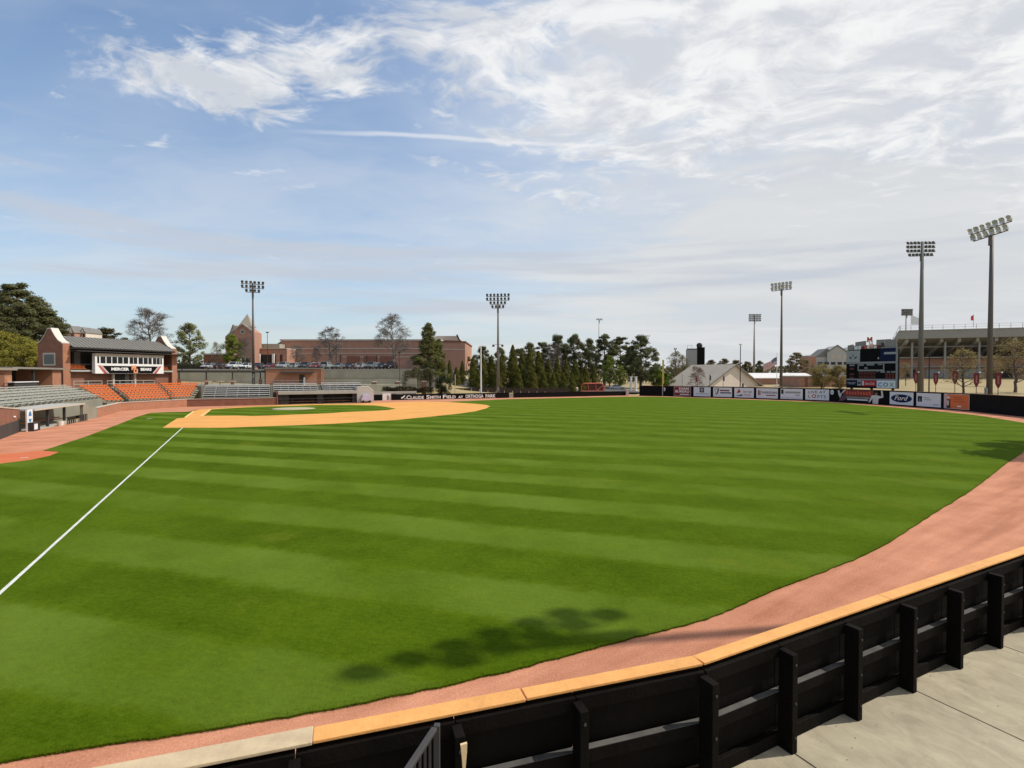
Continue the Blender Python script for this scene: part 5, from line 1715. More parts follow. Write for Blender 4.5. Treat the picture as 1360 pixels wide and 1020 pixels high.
# ------------------------------------------------------------------ field house, sign tower, low halls
fh = thing('field_house', 'cream gabled field house with broad tan shingle roof behind the banner wall', 'building', (55, 150, .5), ang(Vector((.87, .5, 0))))
WF, LF_, ZE, ZA = 24.0, 15.5, 1.4, 7.6
MB().extr([(0, -.3), (WF, -.3), (WF, ZE), (WF / 2, ZA), (0, ZE)], 0, .4).build('gable_wall', SIDING, fh)
MB().box(0.1, .41, -.3, WF - .1, LF_, ZE).build('wall', SIDING, fh)
for sx in (0, 1):
    e, mid = (-.9, WF / 2) if not sx else (WF + .9, WF / 2)
    zl = ZE - .9 * (ZA - ZE) / (WF / 2)
    rm = MB().poly([(e, -.7, zl + .12), (mid, -.7, ZA + .12), (mid, LF_ + .4, ZA + .12), (e, LF_ + .4, zl + .12)]).poly([(e, -.7, zl - .12), (mid, -.7, ZA - .12), (mid, LF_ + .4, ZA - .12), (e, LF_ + .4, zl - .12)]).build('roof_plane', SHING, fh)
    MB().bar((e, -.72, zl), (mid, -.72, ZA), .08, .36).build('barge_board', SHINGG, rm)
MB().box(15.5, -.05, .8, 16.3, -.003, 2.0).build('vent', DGREY, fh)

tw = P(922, 459, 215)
tt = thing('sign_tower', 'tall narrow black and grey scoreboard back rising behind the field house', 'sign', (tw.x - 3.2, tw.y, 2.0), R(-8))
hh = tw.z - 2.0
MB().box(0, 0, 0, 4.2, .8, hh - 1.6).build('grey_panel', mat('sign back grey', (0.30, 0.30, 0.30), 0.6, 0.1, .3), tt)
MB().box(4.3, -.1, 0, 7.2, 1.2, hh - .7).build('black_panel', BLACKW, tt)
MB().box(.3, .1, hh - 1.6, 4.4, .6, hh - 1.2).build('header_bar', DARK, tt)
MB().lathe([(1.0, 0), (1.2, .8), (.9, 1.5), (.3, 1.8)], 10).build('top_emblem', DARK, tt, loc=(5.2, .5, hh - .7))
MB().box(.5, .2, hh - 1.2, .6, .3, hh + .1).box(2.2, .2, hh - 1.2, 2.3, .3, hh + .1).box(.5, .2, hh, 2.3, .3, hh + .1).build('top_frame', GREYM, tt)

p = P(1003, 498, 175)
lh = thing('low_hall', 'low brick hall with white sloping roof behind the flagpole', 'building', (p.x, p.y, 1.5), R(-6))
MB().box(0, 0, 0, 19, 12, 2.6).build('wall', BRICKF, lh)
MB().poly([(-.5, -.6, 2.45), (15.5, -.6, 2.45), (12.5, 9, 4.2), (-.5, 9, 4.2)]).build('roof', WROOF, lh)
MB().extr([(15.5, 1.2), (16.3, 1.2), (19.3, 2.3), (19.3, 3.3), (18.7, 3.3), (18.7, 2.7)], -.7, -.3).build('gutter_brace', WHITE, lh)
MB().poly([(15.6, -.6, 2.46), (19.5, -.6, 2.46), (19.5, 9, 4.2), (12.6, 9, 4.2)]).build('roof', WROOF, lh)
p = P(1061, 499, 150)
bh = thing('brick_hall', 'long low brick hall with pale roof edge left of the scoreboard', 'building', (p.x, p.y, .8), R(-4))
MB().box(0, 0, 0, 19, 12, p.z - .8 - .35).build('wall', BRICKF, bh)
MB().box(-.3, -.3, p.z - .8 - .35, 19.3, 12.3, p.z - .8).build('roof', STONE, bh)
MB().box(1.8, -.12, 0, 2.4, -.003, p.z - 1.2).build('pilaster', BRICK, bh)
p = P(1073, 478, 235)
ap = thing('apartment_house', 'grey gabled apartment house on the rise behind the brick hall', 'building', (p.x, p.y, 3.0), R(-10))
z_ = lambda py_: P(1090, py_, 235).z - 3.0
MB().box(0, 0, 0, 9, 10, z_(472)).build('wall', SIDGREY, ap)
MB().box(-.4, -.2, 0, 3.2, 9, z_(473.5)).build('brick_bay', BRICKF, ap)
MB().extr([(3.2, z_(474)), (7.6, z_(463)), (9.2, z_(466)), (9.2, z_(474))], -.3, 10).build('roof', SHINGG, ap)
for x0_, x1_, pk in ((7.5, 15.5, 459.5), (15.6, 21, 461)):
    MB().extr([(x0_, 0), (x1_, 0), (x1_, z_(468)), ((x0_ + x1_) / 2, z_(pk)), (x0_, z_(468))], -1.0, 9).build('gable_wing', SIDGREY, ap)
    rf_ = MB().bar((x0_ - .4, -1.1, z_(468.6)), ((x0_ + x1_) / 2, -1.1, z_(pk - .6)), .3, .4).bar((x1_ + .4, -1.1, z_(468.6)), ((x0_ + x1_) / 2, -1.1, z_(pk - .6)), .3, .4).build('roof_edge', SHINGG, ap)
for k in range(6):
    MB().box(3.8 + k * 2.6, -1.08, z_(484.5), 5.6 + k * 2.6, -1.003, z_(481)).build('window', GLASS, ap)
for k in range(4):
    MB().box(9.0 + k * 2.4, -1.08, z_(476.5), 10.4 + k * 2.4, -1.003, z_(472)).build('window', STONE, ap)

# ------------------------------------------------------------------ football stadium
so = Vector((109.6, 150.0, 0))
fs = thing('football_stadium', 'concrete football stadium stand with raked underside and brick base', 'stadium', (so.x, so.y, 4.0), ang(Vector((.93, -.364, 0))))
SL = 62.0
MB().box(0, 0, 11.2, SL, .5, 13.4).build('parapet', STADC, fs)
MB().box(-.15, -.1, 13.4, SL, .6, 13.6).build('parapet_cap', STADC, fs)
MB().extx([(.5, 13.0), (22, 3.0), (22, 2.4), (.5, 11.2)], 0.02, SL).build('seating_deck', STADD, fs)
MB().extx([(0, 13.4), (22, 3.2), (22, 2.6), (0, 11.3)], -.4, 0).build('end_stringer', STADC, fs)
for k in range(16):
    x = 1.5 + k * 4.0
    MB().extx([(.55, 11.2), (21.9, 2.39), (21.9, 1.5), (2.4, 9.5), (.55, 10.2)], x, x + .7).build('raker_beam', STADC, fs)
for k in range(9):
    x = 3.2 + k * 7.6
    MB().box(x, 1.6, 0, x + .42, 2.1, 10.3).build('column', STADC, fs)
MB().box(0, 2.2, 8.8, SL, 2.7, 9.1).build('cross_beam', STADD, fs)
MB().box(0, 2.2, 5.8, SL, 4.5, 6.1).build('walkway_slab', STADC, fs)
MB().box(0, 3.9, 3.6, SL, 4.4, 5.7).build('brick_band', BRICKF, fs)
MB().box(0, 3.4, 3.2, SL, 4.6, 3.6).build('ledge', STADC, fs)
MB().box(0, 4.3, 0, SL, 4.8, 3.2).build('base_wall', BRICKF, fs)
for k in range(8):
    x = 7.5 + k * 7.6
    MB().box(x, 4.1, .3, x + 5.2, 4.298, 2.7).build('shutter', STADC if k % 3 != 2 else DARK, fs)
MB().box(2.6, 4.1, .0, 5.0, 4.298, 2.6).build('doorway', DARK, fs)
MB().box(-.3, 15.5, 0, SL, 15.8, 5.0).build('rear_wall', DARK, fs)
for k in range(26):
    x = .2 + k * 2.45
    MB().tube((x, .25, 13.6), (x, .25, 14.9), .05, n=6).build('rail_post', GREYM, fs)
for z in (14.88, 14.25):
    MB().tube((0, .25, z), (SL, .25, z), .04, n=6).build('rail', GREYM, fs)
MB().tube((0, .25, 14.9), (0, 21, 4.6), .05, n=6).build('rail', GREYM, fs)
for k in range(8):
    y = .3 + k * 2.8
    MB().tube((0, y, 13.3 - k * 1.3), (0, y, 14.85 - k * 1.38), .05, n=6).build('rail_post', GREYM, fs)
p = P(1293, 421, 139)
t = thing('flag', 'small red flag flying above the stadium parapet rail', 'flag', (p.x, p.y, 17.5))
MB().tube((0, 0, 0), (0, 0, p.z - 17.5 + .7), .05, n=6).build('pole', GREYM, t)
MB().prism([(0, -.03), (-.6, .1), (-.6, .13), (0, .03)], p.z - 17.5 - .9, [p.z - 17.5 + .5, p.z - 17.5 + .2, p.z - 17.5 + .2, p.z - 17.5 + .5]).build('cloth', mat('flag scarlet', (0.6, .08, .07), .8), t)
p = P(1217, 425, 180)
t = thing('white_flag', 'large white flag behind the stadium corner next to the lamp panel', 'flag', (p.x, p.y, 12))
MB().tube((.9, 0, 0), (.9, 0, p.z - 12 + 2.2), .08, n=6).build('pole', GREYM, t)
MB().prism([(.9, 0), (-1.6, .3), (-1.6, .36), (.9, .06)], p.z - 12 - 1.6, [p.z - 12 + .6, p.z - 12 + 1.8, p.z - 12 + 1.8, p.z - 12 + .6]).build('cloth', WHITE, t)

# ------------------------------------------------------------------ campus buildings beyond the car park
D = 188.0
zz = lambda py_, d=D: P(680, py_, d).z
lb = thing('campus_hall', 'long brick campus hall with flat roof and pale stone bands', 'building', (P(373, 450, D).x, D, LZ), 0)
q = lambda px_, d=D: P(px_, 450, d).x - P(373, 450, D).x
h1 = zz(452.5) - LZ
MB().box(0, 0, 0, q(585), 30, h1).build('wall', BRICKF, lb)
MB().box(-.3, -.3, h1, q(585) + .3, 30, h1 + .5).build('parapet', STONE, lb)
MB().box(0, -.18, zz(463.6) - LZ, q(585), -.002, zz(462.4) - LZ).build('stone_band', STONE, lb)
MB().box(0, -.18, zz(469.8) - LZ, q(585), -.002, zz(468.8) - LZ).build('stone_band', STONE, lb)
MB().box(q(455), -.25, zz(474.8) - LZ, q(555), -.002, zz(473.8) - LZ).build('stone_band', STONE, lb)
for k in range(3):
    MB().box(q(461 + k * 22), -.3, zz(481) - LZ, q(478 + k * 22), -.26, zz(473.2) - LZ).build('recessed_panel', BRICK, lb)
for px_ in (439, 452, 487, 500):
    MB().box(q(px_), -.4, 0, q(px_ + .8), -.27, zz(472) - LZ).build('downpipe', DGREY, lb)
MB().extr([(0, zz(463) - LZ), (q(356), zz(463) - LZ), (0, zz(452) - LZ)], 1, 28).build('roof_slope', ROOFM, lb)
# right wing
MB().box(q(588), -4, 0, q(619), 26, zz(455.5) - LZ).build('wing', BRICKF, lb)
MB().box(q(588) - .2, -4.2, zz(455.5) - LZ, q(619) + .3, 26, zz(454) - LZ).build('wing_parapet', BRICK, lb)
MB().box(q(590), -4.15, zz(465.2) - LZ, q(618.5), -4.003, zz(464.2) - LZ).build('stone_band', STONE, lb)
MB().extr([(q(550), zz(452) - LZ + .52), (q(578), zz(444.5) - LZ), (q(604), zz(444.5) - LZ), (q(611), zz(453) - LZ + .52)], 6, 22).build('roof_hump', STONE, lb)
MB().bar((q(606), 2, zz(444) - LZ), (q(611), 2, zz(455) - LZ), 1.2, .5).build('roof_fin', DGREY, lb)
# entrance annex
an = thing('entrance_annex', 'brick entrance annex with white columns beside the long brick hall', 'building', (P(338, 450, 180).x, 180, LZ), 0)
z8 = lambda py_: P(680, py_, 180).z - LZ
q8 = lambda px_: P(px_, 450, 180).x - P(338, 450, 180).x
MB().box(0, 0, 0, q8(381), 7.5, z8(463.5)).build('wall', BRICKF, an)
MB().box(-.3, -.4, z8(463.5), q8(381), 7.5, z8(462.5)).build('parapet', STONE, an)
MB().box(0, 3, z8(462.5), q8(366), 7.4, z8(456)).build('upper_roof', SHING, an)
MB().box(q8(346), -.05, 0, q8(366), -.002, z8(471)).build('porch_opening', DARK, an)
MB().box(q8(371.5), -.05, 0, q8(375), -.002, z8(471)).build('door', mat('maroon door', (0.08, 0.02, 0.02), 0.6), an)
for px_ in (345.8, 364.5):
    MB().box(q8(px_) - .35, -1.2, 0, q8(px_) + .35, -.6, z8(470)).build('column', WHITE, an)
# church-like hall with steep gables
ch = thing('chapel', 'brick chapel with steep gabled roof and round window', 'building', (P(309, 450, 172).x, 172, LZ), R(8))
z7 = lambda py_: P(680, py_, 172).z - LZ
q7 = lambda px_: P(px_, 450, 172).x - P(309, 450, 172).x
gw_ = q7(334)
MB().extr([(0, 0), (gw_, 0), (gw_, z7(440)), (gw_ / 2, z7(430.5)), (0, z7(440))], 0, 9).build('gable_wall', BRICKF, ch)
MB().bar((-.2, -.15, z7(440)), (gw_ / 2, -.15, z7(429.8)), .5, .4).bar((gw_ + .2, -.15, z7(440)), (gw_ / 2, -.15, z7(429.8)), .5, .4).build('gable_coping', STONE, ch)
sp_ = MB()
sp_.v = [(gw_ * .14, 2.0, z7(433)), (gw_ * .86, 2.0, z7(433)), (gw_ * .86, 7, z7(433)), (gw_ * .14, 7, z7(433)), (gw_ * .5, 4.5, z7(414.5))]
sp_.f = [(0, 1, 4), (1, 2, 4), (2, 3, 4), (3, 0, 4)]
sp_.build('spire', SHING, ch)
for px_ in (312.5, 331.5):
    MB().box(q7(px_) - .5, -.1, z7(439), q7(px_) + .5, .8, z7(432.8)).build('pinnacle', STONE, ch)
ow_ = MB().extr(disc(gw_ * .5, z7(440.5), .75, .75, 16), -.12, -.002).build('round_window', STONE, ch)
MB().extr(disc(gw_ * .5, z7(440.5), .45, .45, 12), -.16, -.121).build('pane', GLASS, ow_)
MB().box(gw_ * .28, -.1, z7(460), gw_ * .72, -.002, z7(449.5)).build('blind_panel', BRICK, ch)
MB().extr([(q7(298), 0), (-.05, 0), (-.05, z7(432)), (q7(307), z7(430)), (q7(303), z7(441)), (q7(298), z7(446))], 1.5, 9).build('side_gable', SHING, ch)
MB().box(q7(298), 1.2, 0, q7(306), 1.49, z7(446)).build('side_wall', BRICKF, ch)
MB().box(q7(316), -.6, 0, q7(320), -.12, z7(474)).build('porch_column', WHITE, ch)
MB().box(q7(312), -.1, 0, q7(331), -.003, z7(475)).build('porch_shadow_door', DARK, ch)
# low wing at left
lwg = thing('low_wing', 'low dark brick wing with pale roof edge beside the chapel', 'building', (P(270, 450, 168).x, 168, LZ), 0)
z6 = lambda py_: P(680, py_, 168).z - LZ
q6 = lambda px_: P(px_, 450, 168).x - P(270, 450, 168).x
MB().box(0, 0, 0, q6(303), 8, z6(471)).build('wall', BRICK, lwg)
MB().box(-.4, -.3, z6(471), q6(303) + .2, 8.2, z6(469.3)).build('roof', WROOF, lwg)
MB().box(q6(276), -.05, 0, q6(280), -.003, z6(480)).build('door', DARK, lwg)
# houses on the left hill
for k, (pa, pb2, pt_, d_, lab) in enumerate(((80, 99, 432, 175, 'brown roofed house peeking over the press box beside the pine'), (98, 114, 434.5, 178, 'smaller brown roofed house next to the taller house on the hill'))):
    a_ = P(pa, 446, d_)
    t = thing('hill_house', lab, 'house', (a_.x, a_.y, 10), 0)
    w_ = P(pb2, 446, d_).x - a_.x
    zt_, ze_ = P(0, pt_, d_).z - 10, P(0, 441, d_).z - 10
    MB().box(0, 0, -3, w_, 7, ze_).build('wall', SIDING if k else BRICKF, t)
    MB().extx([(-.5, ze_ - .2), (3.5, zt_), (7.5, ze_ - .2)], -.4, w_ * .72).build('roof', SHINGG, t)
    MB().extr([(w_ * .66, ze_ - .2), (w_ * .83, zt_ - .2), (w_ + .3, ze_ - .2)], -.6, 7).build('gable_roof', SHINGG, t)
    MB().extr([(w_ * .7, ze_ - .3), (w_ * .83, zt_ - .8), (w_ * .96, ze_ - .3)], -.66, -.61).build('gable_face', SIDING, t)
    MB().box(w_ * .75, -.05, ze_ - 1.8, w_ * .92, -.003, ze_ - .6).build('window', GLASS, t)

# ------------------------------------------------------------------ batting cage and shed behind the foul wall
p = P(772, 520, 137)
bc = thing('batting_cage', 'red tubular batting cage with rounded hoops behind the low wall', 'batting cage', (p.x, p.y, .8), R(12))
def cage_outline(L=6.3, h=2.05, r=1.0):
    pts = [(0, 0)]
    for k in range(7):
        a_ = math.pi - k * math.pi / 12
        pts.append((r + r * math.cos(a_), h - r + r * math.sin(a_)))
    for k in range(7):
        a_ = math.pi / 2 - k * math.pi / 12
        pts.append((L - r + r * math.cos(a_), h - r + r * math.sin(a_)))
    return pts + [(L, 0)]


for y_, dx in ((0.0, 0.0), (1.6, .45), (3.2, .9)):
    pts = [(x + dx, y_, z) for x, z in cage_outline()]
    mb = MB()
    for i in range(len(pts) - 1):
        mb.tube(pts[i], pts[i + 1], .085, n=6)
    mb.build('arch_frame', REDP, bc)
for k, (x, z) in enumerate(cage_outline()):
    if k in (1, 4, 7, 8, 11, 14):
        MB().tube((x, 0, z), (x + .9, 3.2, z), .07, n=6).build('cross_tube', REDP, bc)
for x in (2.1, 4.2):
    MB().tube((x, 0, 0), (x - .35, 0, 2.05), .07, n=6).build('upright', REDP, bc)
MB().tube((.1, 0, .1), (6.2, 0, .1), .08, n=6).build('ground_rail', REDP, bc)
MB().tube((4.3, 0, .2), (5.9, 0, 1.5), .05, n=6).build('brace', PNK, bc)
MB().poly([(x + .9, 3.15, z) for x, z in cage_outline()]).build('netting', mat('dark net', (0.12, 0.04, 0.03), 0.9), bc)
p = P(727, 519, 140)
sh = thing('equipment_shed', 'long low dark grey shed beside the red batting cage', 'shed', (p.x, p.y, .8), R(8))
MB().box(0, 0, 0, 6.0, 3, 1.5).build('wall', DGREY, sh)
MB().box(-.15, -.2, 1.5, 6.15, 3.2, 1.62).build('roof', GREYM, sh)
MB().box(6.2, 0, 0, 6.35, .15, 1.5).build('post', STONE, sh)
p = P(765, 517, 138)
gb = thing('storage_bin', 'pale rounded storage bin next to the red batting cage', 'bin', (p.x, p.y, .8))
MB().lathe([(.5, 0), (.6, .2), (.6, .8), (.45, 1.05), (.1, 1.12)], 12).build('body', STONE, gb)
MB().box(-.1, -.62, .5, .1, -.58, .7).build('handle', DGREY, gb)
lowf = thing('lot_fence', 'long dark low fence behind the black foul wall under the cypresses', 'fence', (P(604, 520, 128).x, 128, .4), R(4))
for k in range(14):
    MB().box(k * 2.0 + .05, 0, 0, k * 2.0 + 1.95, .1, 1.35).build('fence_panel', mat('dark stained boards', (0.06, 0.04, 0.032), .9), lowf)
MB().box(0, -.05, 1.35, 28, .15, 1.45).build('fence_rail', MATS['dark stained boards'], lowf)

# ------------------------------------------------------------------ cars
def car_paint(name, col, rough=0.3):
    return mat('car paint ' + name, col, rough, 0.06, 0.8, spec=0.5)


PAINT = {'silver': (0.42, 0.43, 0.43), 'white': (0.74, 0.74, 0.73), 'maroon': (0.16, 0.025, 0.03), 'dark red': (0.26, 0.03, 0.03),
         'dark grey': (0.07, 0.072, 0.075), 'black': (0.02, 0.02, 0.022), 'grey green': (0.16, 0.18, 0.17), 'pale green': (0.34, 0.38, 0.36), 'dark brown': (0.07, 0.045, 0.04), 'navy': (0.025, 0.03, 0.06)}


def cabin(mb, yb0, yb1, yt0, yt1, zb, zt, wb, wt_):
    b = len(mb.v)
    mb.v += [(-wb, yb0, zb), (wb, yb0, zb), (wb, yb1, zb), (-wb, yb1, zb), (-wt_, yt0, zt), (wt_, yt0, zt), (wt_, yt1, zt), (-wt_, yt1, zt)]
    mb.f += [(b, b + 1, b + 5, b + 4), (b + 1, b + 2, b + 6, b + 5), (b + 2, b + 3, b + 7, b + 6), (b + 3, b, b + 4, b + 7), (b + 4, b + 5, b + 6, b + 7)]
    return mb


WHL = MB().extx([(.33 * math.cos(k * math.pi / 7), .33 * math.sin(k * math.pi / 7)) for k in range(14)], -.11, .11).mesh('wheel')
WHL.materials.append(RUBBER)
RIM = MB().extx([(.2 * math.cos(k * math.pi / 5), .2 * math.sin(k * math.pi / 5)) for k in range(10)], -.118, .118).mesh('rim')
RIM.materials.append(GREYM)
CARM = {}


def car(x, y, z, rz, colour, kind, label, group):
    key = (colour, kind)
    m = car_paint(colour, PAINT[colour])
    if key not in CARM:
        if kind == 'sedan':
            prof = [(-2.25, .36), (-2.28, .62), (-2.05, .76), (-.95, .93), (1.55, .98), (2.2, .93), (2.3, .6), (2.25, .36)]
            cab, rf_, wx = (-1.0, 1.75, -.25, 1.05, .90, 1.40, .84, .62), (-.32, 1.12, 1.38, .66), .78
        else:
            prof = [(-2.2, .42), (-2.25, .78), (-2.0, .98), (-1.05, 1.08), (2.15, 1.08), (2.25, .7), (2.2, .42)]
            cab, rf_, wx = (-1.1, 2.15, -.45, 1.85, 1.05, 1.66, .88, .72), (-.52, 1.95, 1.63, .76), .82
        body = MB().extx(prof, -.9, .9)
        body.box(-.9 * .84, rf_[0], rf_[2], .9 * .84, rf_[1], rf_[2] + .06)
        for s_ in (-1, 1):
            for ya, za, yb, zb in ((cab[0], cab[4], cab[2], cab[5]), (cab[1], cab[4], cab[3], cab[5]), (.35, cab[4], .35, cab[5])):
                body.bar((s_ * cab[6] * 1.005, ya, za), (s_ * cab[7] * 1.02, yb, zb), .07, .09)
        bm = body.mesh('body')
        bm.materials.append(m)
        gm = cabin(MB(), *cab).mesh('windows')
        gm.materials.append(GLASS)
        CARM[key] = (bm, gm, kind)
    bm, gm, _ = CARM[key]
    t = thing('parked_car', label, 'car', (x, y, z), rz, group)
    b = link('body', bm, t, bevel=.05)
    link('windows', gm, t)
    zl = .66 if kind == 'sedan' else .82
    for s_ in (-1, 1):
        link('headlight', HL, t, (s_ * .64, -2.27 if kind == 'sedan' else -2.22, zl))
        link('tail_light', TLm, t, (s_ * .68, 2.28 if kind == 'sedan' else 2.22, zl + .1))
        for yy in (-1.4, 1.4):
            w_ = link('wheel', WHL, t, (s_ * .82, yy, .33))
            link('rim', RIM, w_)
    link('plate', PL, t, (0, 2.30 if kind == 'sedan' else 2.25, zl - .1))
    link('bumper', BP, t, (0, -2.26, .42))
    return t


HL = MB().box(-.2, -.03, -.08, .2, .06, .08).mesh('headlight')
HL.materials.append(mat('lamp glass', (0.7, 0.72, 0.72), 0.15, 0.03, 1))
TLm = MB().box(-.16, -.04, -.12, .16, .03, .12).mesh('tail_light')
TLm.materials.append(mat('tail lamp red', (0.30, 0.015, 0.012), 0.3, 0.05, 1))
PL = MB().box(-.2, -.01, -.07, .2, .015, .07).mesh('plate')
PL.materials.append(WHITE)
BP = MB().box(-.86, -.05, -.1, .86, .05, .1).mesh('bumper')
BP.materials.append(DGREY)
GRP = 'cars parked along the edge of the upper car park'
ROW = [(278, 'silver', 'sedan', 'silver sedan parked right of the clipped hedge'), (295, 'dark brown', 'sedan', 'dark brown sedan parked between the silver sedan and a white car'),
       (311, 'white', 'suv', 'white car parked in front of the bright green tree'), (328, 'white', 'sedan', 'white sedan parked beside the brown floodlight pole'),
       (345, 'dark grey', 'sedan', 'dark grey sedan parked between the floodlight pole and a maroon car'), (360, 'maroon', 'sedan', 'maroon sedan parked above the concession building corner'),
       (376.5, 'silver', 'suv', 'silver SUV parked next to the maroon sedan'), (391.5, 'pale green', 'sedan', 'pale green-grey sedan parked above the dark awning'),
       (406, 'dark grey', 'suv', 'dark grey car parked in front of a white van'), (420, 'dark red', 'sedan', 'dark red sedan parked above the brick corner pier'),
       (434, 'pale green', 'suv', 'pale green SUV parked at the start of the bare wall'), (449, 'grey green', 'sedan', 'grey-green sedan parked between the pale SUV and a black car'),
       (464, 'black', 'sedan', 'black sedan parked beside the silver hatchback'), (479.5, 'silver', 'sedan', 'silver sedan parked below the stone-banded hall'),
       (493, 'grey green', 'suv', 'grey-green SUV parked left of the black pair of cars'), (507, 'black', 'sedan', 'black sedan parked below the tall bare tree'),
       (521, 'black', 'suv', 'black SUV parked at the end of the row by the tall bare tree')]
for k, (px_, c, kd, lab) in enumerate(ROW):
    p = P(px_, 489, EDGE + 3.2)
    car(p.x, p.y, LZ, R(rnd.uniform(-4, 4)) + (math.pi if k % 3 == 1 else 0), c, kd, lab, GRP)
for k, (px_, c, kd, lab) in enumerate(((398, 'white', 'suv', 'white SUV standing behind the pale green-grey sedan'), (413, 'white', 'suv', 'white SUV standing behind the dark red sedan'), (427, 'white', 'suv', 'white SUV standing behind the brick corner pier'), (498, 'white', 'suv', 'white SUV standing behind the grey-green SUV'), (511, 'white', 'sedan', 'white sedan standing behind the black sedan under the tall bare tree'), (302, 'white', 'sedan', 'white sedan standing behind the dark brown sedan'), (243, 'silver', 'sedan', 'silver sedan standing behind the clipped hedge'))):
    p = P(px_, 487, EDGE + 11)
    car(p.x, p.y, LZ, R(rnd.uniform(-3, 3)), c, kd, lab, 'cars in the second row of the upper car park')
p = P(557, 512, 124)
car(p.x, p.y, 1.9, R(62), 'white', 'suv', 'white SUV parked under the big shaggy pine by the pillar', 'cars in the lower car park')
p = P(563, 503, 134)
car(p.x, p.y, 3.2, R(70), 'silver', 'suv', 'silver SUV parked behind the white SUV under the big pine', 'cars in the lower car park')
for k, (px_, c) in enumerate(((618, 'white'), (631, 'silver'), (646, 'white'), (668, 'white'), (683, 'dark grey'), (697, 'silver'), (711, 'white'), (746, 'silver'), (757, 'white'), (820, 'silver'))):
    p = P(px_, 516, 152)
    car(p.x, p.y, terrain_z(p.x, p.y), R(90 + rnd.uniform(-8, 8)), c, 'sedan' if k % 2 else 'suv', c + ' car half hidden behind the cypress trunks', 'cars in the lower car park')

# ------------------------------------------------------------------ vegetation
def rand_dirs(n):
    v = nr.normal(size=(n, 3))
    return v / np.linalg.norm(v, axis=1)[:, None]


def leaf_quads(c, size, up=0.0, aspect=0.6, hint=None):
    """c (n,3) leaf centres -> small quads; hint (n,3) leans each leaf outwards"""
    n = len(c)
    nrm = rand_dirs(n)
    if hint is not None:
        nrm = nrm * .75 + hint
        nrm /= np.linalg.norm(nrm, axis=1)[:, None] + 1e-6
    a = np.cross(nrm, rand_dirs(n))
    if up:
        a = a * (1 - up) + np.array([0, 0, 1.0]) * up
        a -= nrm * (a * nrm).sum(1)[:, None]
    a /= np.linalg.norm(a, axis=1)[:, None] + 1e-6
    b = np.cross(nrm, a)
    s = size * (0.6 + 0.8 * nr.rand(n))[:, None]
    a, b = a * s, b * s * aspect
    v = np.stack([c - a, c + b * .8 - a * .1, c + a, c - b * .8 + a * .1], 1).reshape(-1, 3)
    return v, np.arange(n * 4).reshape(-1, 4)


def in_clumps(cent, rad, per, squash=.75, shell=.5):
    """leaf centres filling lobes, with the outward direction of each"""
    out, hint = [], []
    ctr = np.mean(np.array(cent), 0)
    for (c, r) in zip(cent, rad):
        k = max(8, int(per * (r / np.mean(rad)) ** 2))
        d = rand_dirs(k)
        o_ = np.array(c) - ctr
        h_ = d * .9 + o_ / (np.linalg.norm(o_) + .3) * .55 + np.array([0, 0, .35])
        d = d * (r * (shell + (1 - shell) * nr.rand(k)))[:, None]
        d[:, 2] *= squash
        out.append(np.array(c) + d)
        hint.append(h_)
    return np.concatenate(out), np.concatenate(hint)


class Tree:
    def __init__(s, seed):
        s.r = random.Random(seed)
        s.mb = MB()
        s.tips = []

    def limb(s, p, d, L, r0, depth, kids, spread, taper=.72, up=.15, n=5, minr=.012):
        q = p + d * L
        mid = p + d * (L * .5) + Vector((s.r.uniform(-1, 1), s.r.uniform(-1, 1), s.r.uniform(-.5, .5))) * (L * .06)
        k = max(3, n)
        s.mb.tube(p, mid, r0, r0 * .86, k, caps=False)
        s.mb.tube(mid, q, r0 * .86, max(minr, r0 * taper), k, caps=False)
        if depth == 0:
            s.tips.append(q)
            return
        m = s.r.choice(kids)
        a0 = s.r.uniform(0, 6.28)
        for i in range(m):
            a_ = a0 + 6.283 * i / m + s.r.uniform(-.4, .4)
            th = spread * s.r.uniform(.6, 1.25)
            e1 = d.orthogonal().normalized()
            e2 = d.cross(e1)
            nd = (d * math.cos(th) + (e1 * math.cos(a_) + e2 * math.sin(a_)) * math.sin(th) + Vector((0, 0, up))).normalized()
            st = q if i < 2 else p.lerp(q, s.r.uniform(.55, .9))
            s.limb(st, nd, L * s.r.uniform(.68, .86), max(minr, r0 * (taper if i == 0 else taper * .75)), depth - 1, kids, spread, taper, up, n - 1, minr)


def mk_bare(seed, leaf=None, per=0, lsize=.12):
    t = Tree(seed)
    t.limb(Vector((0, 0, 0)), Vector((0, 0, 1)), 2.3, .22, 0, [3], .5)
    t.tips = []
    p = Vector((0, 0, 2.2))
    for i in range(9):
        q = p + Vector((t.r.uniform(-.15, .15), t.r.uniform(-.15, .15), .78))
        r0 = .19 * (1 - i / 9.6)
        t.mb.tube(p, q, r0, .19 * (1 - (i + 1) / 9.6), 6, caps=False)
        for k in range(2 + i % 2):
            a_ = i * 2.4 + k * 2.2 + t.r.uniform(-.4, .4)
            lean = .95 - .05 * i
            d = Vector((math.cos(a_) * lean, math.sin(a_) * lean, .75)).normalized()
            t.limb(p.lerp(q, t.r.random()), d, (1.25 - .075 * abs(i - 2.5)) * t.r.uniform(.8, 1.1), max(.05, r0 * .5), 3, [2, 3], .5, .66, .12, 5, .02)
        p = q
    t.limb(p, Vector((0, 0, 1)), .5, .04, 3, [2, 3], .5, .7, .15, 4, .02)
    zs = max(p.z for p in t.tips)
    return t, zs


PROTO = {}


